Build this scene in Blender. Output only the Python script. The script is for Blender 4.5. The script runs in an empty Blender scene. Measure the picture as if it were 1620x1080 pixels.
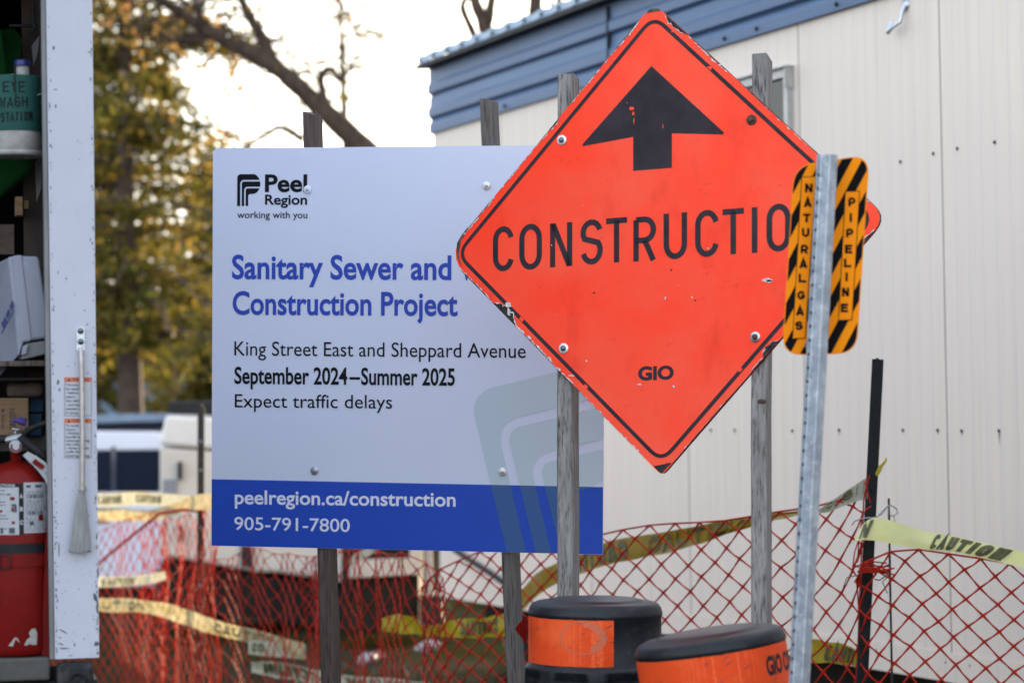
import bpy, math, random
from mathutils import Vector, Matrix, noise
R = math.radians
scene = bpy.context.scene
COL = scene.collection

# ------------------------------------------------------------------ camera
IMW, IMH, F = 1620.0, 1080.0, 4200.0
PITCH, ROLL = R(1.54), 0.0155
CAM = Vector((0, 0, 1.6))
_f = Vector((0, math.cos(PITCH), math.sin(PITCH)))
_u = Vector((0, -math.sin(PITCH), math.cos(PITCH)))
_r = Vector((1, 0, 0))
CR = _r * math.cos(ROLL) - _u * math.sin(ROLL)
CU = _u * math.cos(ROLL) + _r * math.sin(ROLL)
cd = bpy.data.cameras.new('camera')
cam = bpy.data.objects.new('camera', cd)
COL.objects.link(cam)
cam.matrix_world = Matrix((
    (CR.x, CU.x, -_f.x, CAM.x), (CR.y, CU.y, -_f.y, CAM.y), (CR.z, CU.z, -_f.z, CAM.z), (0, 0, 0, 1)))
cd.sensor_width = 36.0
cd.lens = 36.0 * F / IMW
cd.clip_start, cd.clip_end = 0.1, 2000
cd.dof.use_dof = True
cd.dof.focus_distance = 7.6
cd.dof.aperture_fstop = 3.3
cd.dof.aperture_blades = 9
scene.camera = cam

# ------------------------------------------------------------------ sky, sun, exposure
SUN_AZ, SUN_EL = R(17), R(8.5)       # azimuth measured from +Y towards +X
w = bpy.data.worlds.new('World'); scene.world = w; w.use_nodes = True
nt = w.node_tree; nt.nodes.clear()
sky = nt.nodes.new('ShaderNodeTexSky'); sky.sky_type = 'NISHITA'; sky.sun_disc = False
sky.sun_elevation = SUN_EL; sky.sun_rotation = SUN_AZ
sky.air_density = 1.0; sky.dust_density = 0.8; sky.ozone_density = 1.2
bg = nt.nodes.new('ShaderNodeBackground'); bg.inputs['Strength'].default_value = 0.15
wo = nt.nodes.new('ShaderNodeOutputWorld')
# thin broken cloud over the clear sky
_tc = nt.nodes.new('ShaderNodeTexCoord'); _mp = nt.nodes.new('ShaderNodeMapping'); _mp.inputs['Scale'].default_value = (1, 1, 3)
_nz = nt.nodes.new('ShaderNodeTexNoise'); _nz.inputs['Scale'].default_value = 2.2; _nz.inputs['Detail'].default_value = 6; _nz.inputs['Roughness'].default_value = 0.6
_mr = nt.nodes.new('ShaderNodeMapRange'); _mr.inputs[1].default_value = 0.36; _mr.inputs[2].default_value = 0.66; _mr.inputs[3].default_value = 0.2; _mr.inputs[4].default_value = 0.75
_mx = nt.nodes.new('ShaderNodeMix'); _mx.data_type = 'RGBA'; _mx.inputs[7].default_value = (2.62, 2.62, 2.72, 1)
nt.links.new(_tc.outputs['Generated'], _mp.inputs[0]); nt.links.new(_mp.outputs[0], _nz.inputs['Vector']); nt.links.new(_nz.outputs[0], _mr.inputs[0])
_sp = nt.nodes.new('ShaderNodeSeparateXYZ'); _hz = nt.nodes.new('ShaderNodeMapRange'); _mm = nt.nodes.new('ShaderNodeMath'); _mm.operation = 'MAXIMUM'
_hz.inputs[1].default_value = 0.06; _hz.inputs[2].default_value = 0.38; _hz.inputs[3].default_value = 0.92; _hz.inputs[4].default_value = 0.0
nt.links.new(_tc.outputs['Generated'], _sp.inputs[0]); nt.links.new(_sp.outputs[2], _hz.inputs[0])
nt.links.new(_mr.outputs[0], _mm.inputs[0]); nt.links.new(_hz.outputs[0], _mm.inputs[1])
nt.links.new(_mm.outputs[0], _mx.inputs[0]); nt.links.new(sky.outputs[0], _mx.inputs[6])
nt.links.new(_mx.outputs[2], bg.inputs[0]); nt.links.new(bg.outputs[0], wo.inputs[0])
ld = bpy.data.lights.new('sun', 'SUN'); ld.energy = 2.8; ld.angle = R(0.6); ld.color = (1.0, 0.74, 0.46)
sun = bpy.data.objects.new('sun', ld); COL.objects.link(sun)
sdir = Vector((math.sin(SUN_AZ) * math.cos(SUN_EL), math.cos(SUN_AZ) * math.cos(SUN_EL), math.sin(SUN_EL)))
sun.rotation_euler = sdir.to_track_quat('Z', 'Y').to_euler()
sun.location = (0, 0, 20)
vs = scene.view_settings
vs.view_transform = 'Standard'; vs.look = 'None'; vs.gamma = 1.0; vs.exposure = 2.62
scene.cycles.use_denoising = True
scene.cycles.max_bounces = 8
scene.cycles.transparent_max_bounces = 16
scene.cycles.sample_clamp_indirect = 6

# ------------------------------------------------------------------ helpers
def ray(px, py):
    return _f + CR * ((px - IMW / 2) / F) - CU * ((py - IMH / 2) / F)

def at(px, py, Y):
    d = ray(px, py)
    return CAM + d * (Y / d.y)

def rot(yaw=0, tilt=0, roll=0):
    return Matrix.Rotation(yaw, 3, 'Z') @ Matrix.Rotation(tilt, 3, 'X') @ Matrix.Rotation(roll, 3, 'Y')

class Frame:
    """a plane in the world: local x right, z up, y into depth"""
    def __init__(s, c, yaw=0, tilt=0, roll=0):
        s.c = Vector(c); s.m = rot(yaw, tilt, roll); s.i = s.m.transposed()
    def w(s, x, y, z):
        return s.m @ Vector((x, y, z)) + s.c
    def px(s, px, py, off=0.0):
        d = s.i @ ray(px, py); o = s.i @ (CAM - s.c)
        t = (off - o.y) / d.y
        p = o + d * t
        return (p.x, p.z)
    def wp(s, px, py, off=0.0):
        x, z = s.px(px, py, off)
        return s.w(x, off, z)

class MB:
    def __init__(s):
        s.v = []; s.f = []; s.sm = []; s.mi = []
    def add(s, vs_, fs, smooth=False, mi=0, M=None):
        b = len(s.v)
        for p in vs_:
            p = Vector(p)
            s.v.append(M(p.x, p.y, p.z) if callable(M) else (M @ p if M is not None else p))
        for f in fs:
            s.f.append(tuple(b + i for i in f)); s.sm.append(smooth); s.mi.append(mi)
        return s
    def box(s, x0, x1, y0, y1, z0, z1, M=None, mi=0):
        return s.add([(x0, y0, z0), (x1, y0, z0), (x1, y1, z0), (x0, y1, z0), (x0, y0, z1), (x1, y0, z1), (x1, y1, z1), (x0, y1, z1)],
                     [(0, 3, 2, 1), (4, 5, 6, 7), (0, 1, 5, 4), (1, 2, 6, 5), (2, 3, 7, 6), (3, 0, 4, 7)], False, mi, M)
    def hexa(s, a, b, mi=0):
        """a, b: two quads (4 points each) joined into a solid"""
        return s.add(list(a) + list(b), [(0, 1, 2, 3), (7, 6, 5, 4), (0, 4, 5, 1), (1, 5, 6, 2), (2, 6, 7, 3), (3, 7, 4, 0)], False, mi)
    def poly(s, pts, M=None, mi=0):
        return s.add(pts, [tuple(range(len(pts)))], False, mi, M)
    def solid(s, pts, y0, y1, M=None, mi=0, mside=None):
        """outline in (x, z) extruded along y"""
        n = len(pts)
        vs_ = [(p[0], y0, p[1]) for p in pts] + [(p[0], y1, p[1]) for p in pts]
        s.add(vs_, [tuple(range(n)), tuple(range(2 * n - 1, n - 1, -1))], False, mi, M)
        return s.add(vs_, [(i, i + n, (i + 1) % n + n, (i + 1) % n) for i in range(n)], False, mi if mside is None else mside, M)
    def tube(s, pts, r, n=8, caps=True, mi=0, M=None, smooth=True):
        pts = [Vector(p) for p in pts]; m = len(pts)
        if not isinstance(r, (list, tuple)): r = [r] * m
        vs_ = []; up = Vector((0.13, 0.31, 0.94)); prev = None
        for i, p in enumerate(pts):
            d = (pts[min(i + 1, m - 1)] - pts[max(i - 1, 0)])
            if d.length < 1e-9: d = Vector((0, 0, 1))
            d.normalize()
            a = prev if prev is not None else d.cross(up)
            a = a - d * a.dot(d)
            if a.length < 1e-5: a = d.cross(Vector((1, 0.2, 0)))
            a.normalize(); prev = a
            b = d.cross(a)
            for k in range(n):
                t = 2 * math.pi * k / n
                vs_.append(p + (a * math.cos(t) + b * math.sin(t)) * r[i])
        fs = []
        for i in range(m - 1):
            for k in range(n):
                fs.append((i * n + k, i * n + (k + 1) % n, (i + 1) * n + (k + 1) % n, (i + 1) * n + k))
        s.add(vs_, fs, smooth, mi, M)
        if caps:
            s.add([vs_[k] for k in range(n)], [tuple(range(n - 1, -1, -1))], False, mi, M)
            s.add([vs_[(m - 1) * n + k] for k in range(n)], [tuple(range(n))], False, mi, M)
        return s
    def lathe(s, prof, n=40, M=None, a0=0.0, a1=2 * math.pi, mi=0, smooth=True, rf=None):
        full = abs(a1 - a0 - 2 * math.pi) < 1e-6
        cnt = n if full else n + 1
        vs_ = []
        for (r, z) in prof:
            for k in range(cnt):
                t = a0 + (a1 - a0) * k / n
                rr = rf(r, z, t) if rf else r
                vs_.append((rr * math.sin(t), -rr * math.cos(t), z))
        fs = []
        for i in range(len(prof) - 1):
            for k in range(n):
                k2 = (k + 1) % cnt
                fs.append((i * cnt + k, i * cnt + k2, (i + 1) * cnt + k2, (i + 1) * cnt + k))
        return s.add(vs_, fs, smooth, mi, M)
    def build(s, name, mats, parent=None, bevel=0, world=True, seg=2):
        """world=True: coordinates are world ones and the parent sits unrotated at its base"""
        off = parent_loc(parent) if (world and parent is not None) else Vector((0, 0, 0))
        me = bpy.data.meshes.new(name)
        me.from_pydata([tuple(p - off) for p in s.v], [], s.f)
        me.polygons.foreach_set('use_smooth', s.sm)
        me.polygons.foreach_set('material_index', s.mi)
        for m in (mats if isinstance(mats, (list, tuple)) else [mats]): me.materials.append(m)
        me.update()
        o = bpy.data.objects.new(name, me); COL.objects.link(o)
        if parent is not None: o.parent = parent
        if bevel:
            b = o.modifiers.new('bevel', 'BEVEL'); b.width = bevel; b.segments = seg; b.limit_method = 'ANGLE'; b.angle_limit = R(40)
            b.harden_normals = False
        return o

def parent_loc(o):
    v = Vector((0, 0, 0))
    while o is not None:
        v = v + Vector(o.location); o = o.parent
    return v

def tag(o, label, cat, group=None, kind=None):
    if label: o['label'] = label
    if cat: o['category'] = cat
    if group: o['group'] = group
    if kind: o['kind'] = kind
    return o

def thing(name, label, cat, loc=(0, 0, 0), group=None, rot_=None):
    o = bpy.data.objects.new(name, None); COL.objects.link(o); o.location = loc
    o.empty_display_size = 0.1
    if rot_: o.rotation_euler = rot_
    return tag(o, label, cat, group)

# ------------------------------------------------------------------ materials
def nodes(name):
    m = bpy.data.materials.new(name); m.use_nodes = True
    t = m.node_tree
    return m, t, t.nodes['Principled BSDF']

def setin(t, sock, val):
    if hasattr(val, 'is_output'): t.links.new(val, sock)
    else: sock.default_value = val

def c4(c): return (c[0], c[1], c[2], 1.0)

def noise_fac(t, scale, detail=4, rough=0.6, stretch=(1, 1, 1), lo=0.35, hi=0.65, coord='Object', dist=0.0):
    tc = t.nodes.new('ShaderNodeTexCoord'); mp = t.nodes.new('ShaderNodeMapping')
    mp.inputs['Scale'].default_value = stretch
    t.links.new(tc.outputs[coord], mp.inputs[0])
    n = t.nodes.new('ShaderNodeTexNoise'); n.inputs['Scale'].default_value = scale
    n.inputs['Detail'].default_value = detail; n.inputs['Roughness'].default_value = rough; n.inputs['Distortion'].default_value = dist
    t.links.new(mp.outputs[0], n.inputs['Vector'])
    mr = t.nodes.new('ShaderNodeMapRange'); mr.inputs[1].default_value = lo; mr.inputs[2].default_value = hi
    t.links.new(n.outputs[0], mr.inputs[0])
    return mr.outputs[0]

def mixc(t, fac, a, b):
    m = t.nodes.new('ShaderNodeMix'); m.data_type = 'RGBA'
    setin(t, m.inputs[0], fac); 
    for s, v in ((m.inputs[6], a), (m.inputs[7], b)):
        if hasattr(v, 'is_output'): t.links.new(v, s)
        else: s.default_value = c4(v)
    return m.outputs[2]

def bump(t, p, h, strength=0.3, dist=0.002):
    b = t.nodes.new('ShaderNodeBump'); b.inputs['Strength'].default_value = strength; b.inputs['Distance'].default_value = dist
    t.links.new(h, b.inputs['Height']); t.links.new(b.outputs[0], p.inputs['Normal'])

def mat(name, c, rough=0.6, metal=0.0, c2=None, scale=8, stretch=(1, 1, 1), lo=0.35, hi=0.65, bumpd=0.0, spec=0.5, detail=4,
        c3=None, scale3=30, lo3=0.6, hi3=0.7, stretch3=(1, 1, 1), coat=0.0, transl=None):
    m, t, p = nodes(name)
    col = c
    if c2 is not None:
        f = noise_fac(t, scale, detail, 0.6, stretch, lo, hi)
        col = mixc(t, f, c, c2)
        if bumpd: bump(t, p, f, 0.5, bumpd)
    if c3 is not None:
        col = mixc(t, noise_fac(t, scale3, 3, 0.6, stretch3, lo3, hi3), col, c3)
    if hasattr(col, 'is_output'): t.links.new(col, p.inputs['Base Color'])
    else: p.inputs['Base Color'].default_value = c4(col)
    p.inputs['Roughness'].default_value = rough; p.inputs['Metallic'].default_value = metal
    p.inputs['Specular IOR Level'].default_value = spec
    if coat: p.inputs['Coat Weight'].default_value = coat
    if transl is not None:
        tb = t.nodes.new('ShaderNodeBsdfTranslucent'); mx = t.nodes.new('ShaderNodeMixShader'); mx.inputs[0].default_value = transl
        if hasattr(col, 'is_output'): t.links.new(col, tb.inputs[0])
        else: tb.inputs[0].default_value = c4(col)
        t.links.new(p.outputs[0], mx.inputs[1]); t.links.new(tb.outputs[0], mx.inputs[2])
        t.links.new(mx.outputs[0], t.nodes['Material Output'].inputs[0])
    return m

M = {}
M['orange_sheet'] = mat('orange_sheet', (0.99, 0.045, 0.012), 0.45, c2=(0.93, 0.080, 0.036), scale=3.6, lo=0.38, hi=0.66, spec=0.2,
                        c3=(0.76, 0.030, 0.008), scale3=7, lo3=0.55, hi3=0.85, stretch3=(1.6, 1, .8))
M['scuff_grey'] = mat('scuff_grey', (0.10, 0.085, 0.078), 0.8, c2=(0.04, 0.035, 0.034), scale=80, spec=0.1)
M['scuff_red'] = mat('scuff_red', (0.66, 0.022, 0.008), 0.6, c2=(0.80, 0.04, 0.012), scale=40, spec=0.1)
M['sign_black'] = mat('sign_black', (0.022, 0.017, 0.022), 0.55, c2=(0.034, 0.027, 0.034), scale=14, spec=0.12)
M['edge_black'] = mat('edge_black', (0.012, 0.013, 0.014), 0.8, c2=(0.05, 0.045, 0.04), scale=60, spec=0.15)
M['edge_brown'] = mat('edge_brown', (0.10, 0.075, 0.055), 0.85, c2=(0.03, 0.025, 0.02), scale=90)
M['chip_white'] = mat('chip_white', (0.75, 0.72, 0.70), 0.6, c2=(0.35, 0.33, 0.33), scale=200)
M['board_white'] = mat('board_white', (0.61, 0.65, 0.80), 0.36, c2=(0.58, 0.62, 0.765), scale=1.5, spec=0.4)
M['board_blue'] = mat('board_blue', (0.020, 0.072, 0.46), 0.38, c2=(0.018, 0.066, 0.42), scale=1.5, spec=0.2)
M['board_edge'] = mat('board_edge', (0.25, 0.25, 0.26), 0.5)
M['ink_black'] = mat('ink_black', (0.007, 0.008, 0.012), 0.5, spec=0.12)
M['ink_blue'] = mat('ink_blue', (0.022, 0.060, 0.40), 0.5, spec=0.3)
M['case_ink'] = mat('case_ink', (0.035, 0.05, 0.13), 0.6, spec=0.1)
M['ink_white'] = mat('ink_white', (0.68, 0.70, 0.82), 0.5, spec=0.3)
M['mark_teal'] = mat('mark_teal', (0.455, 0.545, 0.615), 0.36, spec=0.4)
M['mark_blue'] = mat('mark_blue', (0.024, 0.088, 0.27), 0.36, spec=0.4)
M['mark_line_blue'] = mat('mark_line_blue', (0.018, 0.062, 0.46), 0.36, spec=0.4)

def wood(name, a, b, dark, sc=1.0):
    m, t, p = nodes(name)
    f1 = noise_fac(t, 9 * sc, 6, 0.65, (6, 6, 0.45), 0.3, 0.7, dist=0.4)
    f2 = noise_fac(t, 34 * sc, 5, 0.7, (5, 5, 0.22), 0.50, 0.70)
    f3 = noise_fac(t, 3.0 * sc, 4, 0.6, (1.5, 1.5, 0.8), 0.45, 0.75)
    col = mixc(t, f1, a, b); col = mixc(t, f3, col, tuple(x * 0.62 for x in a)); col = mixc(t, f2, col, dark)
    t.links.new(col, p.inputs['Base Color']); p.inputs['Roughness'].default_value = 0.9
    p.inputs['Specular IOR Level'].default_value = 0.15
    bump(t, p, f2, 0.6, -0.002)
    return m
M['wood_grey'] = wood('wood_grey', (0.34, 0.315, 0.30), (0.16, 0.143, 0.135), (0.035, 0.028, 0.026))
M['wood_board_post'] = wood('wood_board_post', (0.20, 0.185, 0.175), (0.115, 0.10, 0.095), (0.035, 0.03, 0.028))
M['wood_brown'] = wood('wood_brown', (0.145, 0.112, 0.10), (0.075, 0.054, 0.047), (0.024, 0.017, 0.015), 1.2)
M['knot'] = mat('knot', (0.05, 0.03, 0.022), 0.9, c2=(0.11, 0.07, 0.05), scale=60)
M['zinc'] = mat('zinc', (0.62, 0.64, 0.68), 0.38, 0.9, c2=(0.42, 0.44, 0.48), scale=90)
M['washer'] = mat('washer', (0.80, 0.79, 0.77), 0.35, 0.35, c2=(0.62, 0.6, 0.58), scale=60)
M['rust'] = mat('rust', (0.11, 0.055, 0.035), 0.75, 0.3, c2=(0.05, 0.03, 0.022), scale=120)
M['bolt_dark'] = mat('bolt_dark', (0.13, 0.15, 0.17), 0.35, 0.8)
M['galv'] = mat('galv', (0.48, 0.51, 0.56), 0.48, 0.7, c2=(0.30, 0.33, 0.385), scale=26, lo=0.3, hi=0.62, c3=(0.62, 0.63, 0.64), scale3=60, lo3=0.55, hi3=0.75)
M['hole'] = mat('hole', (0.06, 0.065, 0.075), 0.9)
M['marker_orange'] = mat('marker_orange', (0.92, 0.265, 0.002), 0.5, c2=(0.86, 0.24, 0.002), scale=6, spec=0.08)
M['marker_black'] = mat('marker_black', (0.004, 0.004, 0.005), 0.6, spec=0.06)

def wall_mat():
    m, t, p = nodes('trailer_panel')
    f1 = noise_fac(t, 2.2, 4, 0.55, (7, 7, 0.25), 0.35, 0.75)
    f2 = noise_fac(t, 0.8, 3, 0.5, (1, 1, 1), 0.35, 0.7)
    col = mixc(t, f1, (0.70, 0.60, 0.515), (0.64, 0.55, 0.475))
    col = mixc(t, f2, col, (0.65, 0.555, 0.49))
    f3 = noise_fac(t, 7, 5, 0.6, (5, 5, 0.12), 0.60, 0.88)
    col = mixc(t, f3, col, (0.46, 0.39, 0.33))
    t.links.new(col, p.inputs['Base Color']); p.inputs['Roughness'].default_value = 0.5
    p.inputs['Specular IOR Level'].default_value = 0.35
    return m
M['trailer_panel'] = wall_mat()
M['trailer_groove'] = mat('trailer_groove', (0.64, 0.56, 0.515), 0.6)
M['trailer_seam'] = mat('trailer_seam', (0.10, 0.10, 0.11), 0.7)
M['steel_blue'] = mat('steel_blue', (0.078, 0.132, 0.24), 0.45, 0.0, c2=(0.066, 0.114, 0.212), scale=3, stretch=(0.4, 0.4, 5), spec=0.2)
M['roof_blue'] = mat('roof_blue', (0.17, 0.235, 0.34), 0.35, 0.1, c2=(0.12, 0.175, 0.26), scale=9)
M['dark_steel'] = mat('dark_steel', (0.010, 0.011, 0.013), 0.65, c2=(0.02, 0.02, 0.021), scale=30, spec=0.25)
M['tpost'] = mat('tpost', (0.006, 0.007, 0.008), 0.65, c2=(0.012, 0.013, 0.014), scale=40, spec=0.2)
M['tpost_rust'] = mat('tpost_rust', (0.05, 0.032, 0.022), 0.8, c2=(0.02, 0.016, 0.014), scale=30)
M['alu'] = mat('alu', (0.46, 0.45, 0.43), 0.5, 0.3, c2=(0.38, 0.37, 0.355), scale=20)
M['glass_dark'] = mat('glass_dark', (0.008, 0.008, 0.009), 0.12, spec=0.25)
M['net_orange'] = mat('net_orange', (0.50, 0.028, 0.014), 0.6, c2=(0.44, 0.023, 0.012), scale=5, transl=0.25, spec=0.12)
M['net_sunlit'] = mat('net_sunlit', (0.70, 0.045, 0.014), 0.6, c2=(0.52, 0.026, 0.010), scale=5, transl=0.45, spec=0.12)  # brighter copy of the net colour, sunlight put into it
M['tape_yellow'] = mat('tape_yellow', (0.46, 0.37, 0.022), 0.38, c2=(0.36, 0.27, 0.014), scale=14, transl=0.30, spec=0.25)
M['tape_olive'] = mat('tape_olive', (0.33, 0.22, 0.012), 0.42, c2=(0.22, 0.14, 0.008), scale=14, transl=0.25)
M['tape_pale'] = mat('tape_pale', (0.80, 0.78, 0.33), 0.42, c2=(0.70, 0.70, 0.36), scale=9, transl=0.30)
M['tape_white'] = mat('tape_white', (0.48, 0.48, 0.40), 0.5, c2=(0.36, 0.36, 0.25), scale=20, transl=0.3, spec=0.2)
M['tape_gold'] = mat('tape_gold', (0.52, 0.46, 0.27), 0.5, c2=(0.30, 0.235, 0.10), scale=24, transl=0.35, spec=0.2)
M['tape_ink'] = mat('tape_ink', (0.055, 0.055, 0.022), 0.6, c2=(0.11, 0.11, 0.04), scale=60)
M['drum_black'] = mat('drum_black', (0.006, 0.0075, 0.010), 0.42, c2=(0.011, 0.0125, 0.016), scale=14, spec=0.28,
                      c3=(0.035, 0.035, 0.037), scale3=26, lo3=0.56, hi3=0.85, stretch3=(1, 1, 3))

def sheeting():
    m, t, p = nodes('retro_sheeting')
    tc = t.nodes.new('ShaderNodeTexCoord')
    v = t.nodes.new('ShaderNodeTexVoronoi'); v.feature = 'DISTANCE_TO_EDGE'; v.inputs['Scale'].default_value = 210; v.inputs['Randomness'].default_value = 0.15
    t.links.new(tc.outputs['Object'], v.inputs['Vector'])
    mr = t.nodes.new('ShaderNodeMapRange'); mr.inputs[1].default_value = 0.02; mr.inputs[2].default_value = 0.10
    t.links.new(v.outputs['Distance'], mr.inputs[0])
    f1 = noise_fac(t, 7, 4, 0.6, (3, 3, 0.5), 0.35, 0.7)
    a = mixc(t, f1, (0.74, 0.055, 0.005), (0.62, 0.042, 0.004))
    f2 = noise_fac(t, 9, 3, 0.6, (1, 1, 1), 0.52, 0.72)
    a = mixc(t, f2, a, (0.80, 0.105, 0.025))
    col = mixc(t, mr.outputs[0], (0.82, 0.12, 0.04), a)
    t.links.new(col, p.inputs['Base Color']); p.inputs['Roughness'].default_value = 0.45; p.inputs['Specular IOR Level'].default_value = 0.12
    return m
M['sheeting'] = sheeting()
M['sheeting_worn'] = mat('sheeting_worn', (0.66, 0.10, 0.025), 0.4, c2=(0.20, 0.12, 0.09), scale=260, lo=0.52, hi=0.60, detail=1)
M['jamb_paint'] = mat('jamb_paint', (0.46, 0.46, 0.53), 0.45, c2=(0.43, 0.435, 0.505), scale=6, spec=0.4, c3=(0.38, 0.39, 0.44), scale3=40, lo3=0.62, hi3=0.8, stretch3=(1, 1, 0.3))
M['chip_dark'] = mat('chip_dark', (0.07, 0.075, 0.085), 0.7, c2=(0.15, 0.14, 0.14), scale=80)
M['jamb_grey'] = mat('jamb_grey', (0.20, 0.20, 0.215), 0.6, c2=(0.13, 0.125, 0.125), scale=14, stretch=(1, 1, 0.2))
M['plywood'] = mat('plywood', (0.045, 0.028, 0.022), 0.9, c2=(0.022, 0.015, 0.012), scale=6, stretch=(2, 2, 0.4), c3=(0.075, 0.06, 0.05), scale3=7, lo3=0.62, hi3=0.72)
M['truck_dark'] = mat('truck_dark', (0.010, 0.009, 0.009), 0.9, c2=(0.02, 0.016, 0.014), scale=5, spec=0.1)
M['bumper'] = mat('bumper', (0.008, 0.010, 0.013), 0.65, c2=(0.055, 0.052, 0.05), scale=16, lo=0.52, hi=0.7, spec=0.25)
M['sill_grey'] = mat('sill_grey', (0.05, 0.046, 0.04), 0.8, c2=(0.075, 0.07, 0.065), scale=18)
M['steel'] = mat('steel', (0.44, 0.40, 0.39), 0.42, 0.7, c2=(0.34, 0.31, 0.30), scale=40)
M['canvas'] = mat('canvas', (0.27, 0.265, 0.265), 0.9, c2=(0.18, 0.178, 0.178), scale=22, stretch=(4, 4, 0.4))
M['sticker_white'] = mat('sticker_white', (0.42, 0.43, 0.48), 0.5)
M['sticker_orange'] = mat('sticker_orange', (0.62, 0.13, 0.035), 0.5)
M['print_dark'] = mat('print_dark', (0.045, 0.05, 0.06), 0.6)
M['print_grey'] = mat('print_grey', (0.20, 0.21, 0.24), 0.6)
M['ext_red'] = mat('ext_red', (0.155, 0.005, 0.004), 0.36, c2=(0.125, 0.004, 0.003), scale=8, spec=0.16, c3=(0.13, 0.035, 0.032), scale3=16, lo3=0.68, hi3=0.85)
M['ext_strap'] = mat('ext_strap', (0.17, 0.006, 0.006), 0.6, spec=0.12, c2=(0.12, 0.006, 0.005), scale=22)
M['label_white'] = mat('label_white', (0.40, 0.40, 0.43), 0.5, c2=(0.35, 0.35, 0.38), scale=20, spec=0.2)
M['chrome'] = mat('chrome', (0.26, 0.26, 0.265), 0.35, 0.85)
M['rubber'] = mat('rubber', (0.007, 0.007, 0.008), 0.65, c2=(0.014, 0.014, 0.015), scale=30, spec=0.25)
M['teal'] = mat('teal', (0.019, 0.080, 0.069), 0.75, c2=(0.015, 0.066, 0.057), scale=9, spec=0.2)
M['cap_blue'] = mat('cap_blue', (0.012, 0.018, 0.12), 0.4)
M['bottle_white'] = mat('bottle_white', (0.36, 0.345, 0.33), 0.55, c2=(0.27, 0.255, 0.24), scale=30, spec=0.2)
M['green_cloth'] = mat('green_cloth', (0.002, 0.030, 0.004), 0.9, spec=0.1, c2=(0.0015, 0.013, 0.003), scale=6)
M['case_grey'] = mat('case_grey', (0.225, 0.235, 0.30), 0.5, c2=(0.205, 0.215, 0.275), scale=7, c3=(0.30, 0.33, 0.42), scale3=30, lo3=0.68, hi3=0.74)
M['wood_pale'] = mat('wood_pale', (0.19, 0.115, 0.06), 0.9, c2=(0.13, 0.075, 0.038), scale=5, stretch=(1, 1, 9))
M['wood_end'] = mat('wood_end', (0.085, 0.058, 0.042), 0.9, c2=(0.05, 0.034, 0.026), scale=30)
M['board_paint_blue'] = mat('board_paint_blue', (0.006, 0.045, 0.085), 0.8, c2=(0.005, 0.03, 0.055), scale=12)
M['ribbon_purple'] = mat('ribbon_purple', (0.03, 0.014, 0.14), 0.6)
M['white_paint'] = mat('white_paint', (0.66, 0.64, 0.61), 0.35, c2=(0.60, 0.585, 0.555), scale=3, spec=0.5)
M['beige_paint'] = mat('beige_paint', (0.56, 0.515, 0.46), 0.45, c2=(0.50, 0.46, 0.41), scale=3)
M['car_white'] = mat('car_white', (0.62, 0.64, 0.74), 0.25, c2=(0.58, 0.60, 0.70), scale=2, coat=0.6)
M['car_dark'] = mat('car_dark', (0.012, 0.02, 0.045), 0.2, c2=(0.016, 0.026, 0.055), scale=2, coat=0.8)
M['car_glass'] = mat('car_glass', (0.004, 0.009, 0.024), 0.2, spec=0.1)
M['chassis'] = mat('chassis', (0.010, 0.009, 0.008), 0.85, c2=(0.022, 0.017, 0.014), scale=8, spec=0.15)
M['red_lamp'] = mat('red_lamp', (0.35, 0.01, 0.012), 0.25)
M['tyre'] = mat('tyre', (0.02, 0.02, 0.02), 0.85)
M['bark'] = mat('bark', (0.085, 0.060, 0.046), 0.95, spec=0.1, c2=(0.042, 0.030, 0.024), scale=14, stretch=(1, 1, 0.4), bumpd=0.01)
M['bark_pine'] = mat('bark_pine', (0.10, 0.066, 0.05), 0.95, c2=(0.05, 0.034, 0.028), scale=7, bumpd=0.01)

def leaf_mat(name, ca, cb, cc, sc, transl):
    m, t, p = nodes(name)
    f1 = noise_fac(t, sc, 3, 0.6, (1, 1, 1), 0.38, 0.62)
    f2 = noise_fac(t, sc * 2.7, 2, 0.6, (1, 1, 0.7), 0.5, 0.66)
    col = mixc(t, f1, ca, cb); col = mixc(t, f2, col, cc)
    t.links.new(col, p.inputs['Base Color']); p.inputs['Roughness'].default_value = 0.7; p.inputs['Specular IOR Level'].default_value = 0.2
    tb = t.nodes.new('ShaderNodeBsdfTranslucent'); mx = t.nodes.new('ShaderNodeMixShader'); mx.inputs[0].default_value = transl
    t.links.new(col, tb.inputs[0]); t.links.new(p.outputs[0], mx.inputs[1]); t.links.new(tb.outputs[0], mx.inputs[2])
    t.links.new(mx.outputs[0], t.nodes['Material Output'].inputs[0])
    return m
M['pine_leaf'] = leaf_mat('pine_leaf', (0.068, 0.076, 0.014), (0.145, 0.122, 0.021), (0.25, 0.160, 0.036), 0.8, 0.55)
M['autumn_leaf'] = leaf_mat('autumn_leaf', (0.28, 0.165, 0.05), (0.20, 0.145, 0.035), (0.36, 0.16, 0.07), 0.9, 0.5)
M['hedge_leaf'] = leaf_mat('hedge_leaf', (0.022, 0.026, 0.007), (0.045, 0.040, 0.010), (0.05, 0.03, 0.010), 0.5, 0.3)
M['grass_blade'] = leaf_mat('grass_blade', (0.016, 0.022, 0.006), (0.03, 0.034, 0.010), (0.05, 0.04, 0.016), 0.9, 0.2)
M['siding_blue'] = mat('siding_blue', (0.13, 0.17, 0.24), 0.7, c2=(0.11, 0.145, 0.2), scale=3, stretch=(0.3, 0.3, 8))
M['shingle'] = mat('shingle', (0.07, 0.065, 0.065), 0.9, c2=(0.045, 0.042, 0.042), scale=20)
M['litter_white'] = mat('litter_white', (0.26, 0.265, 0.29), 0.6)
M['litter_pink'] = mat('litter_pink', (0.28, 0.09, 0.095), 0.6)
M['net_wire'] = mat('net_wire', (0.012, 0.012, 0.014), 0.5)
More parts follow.
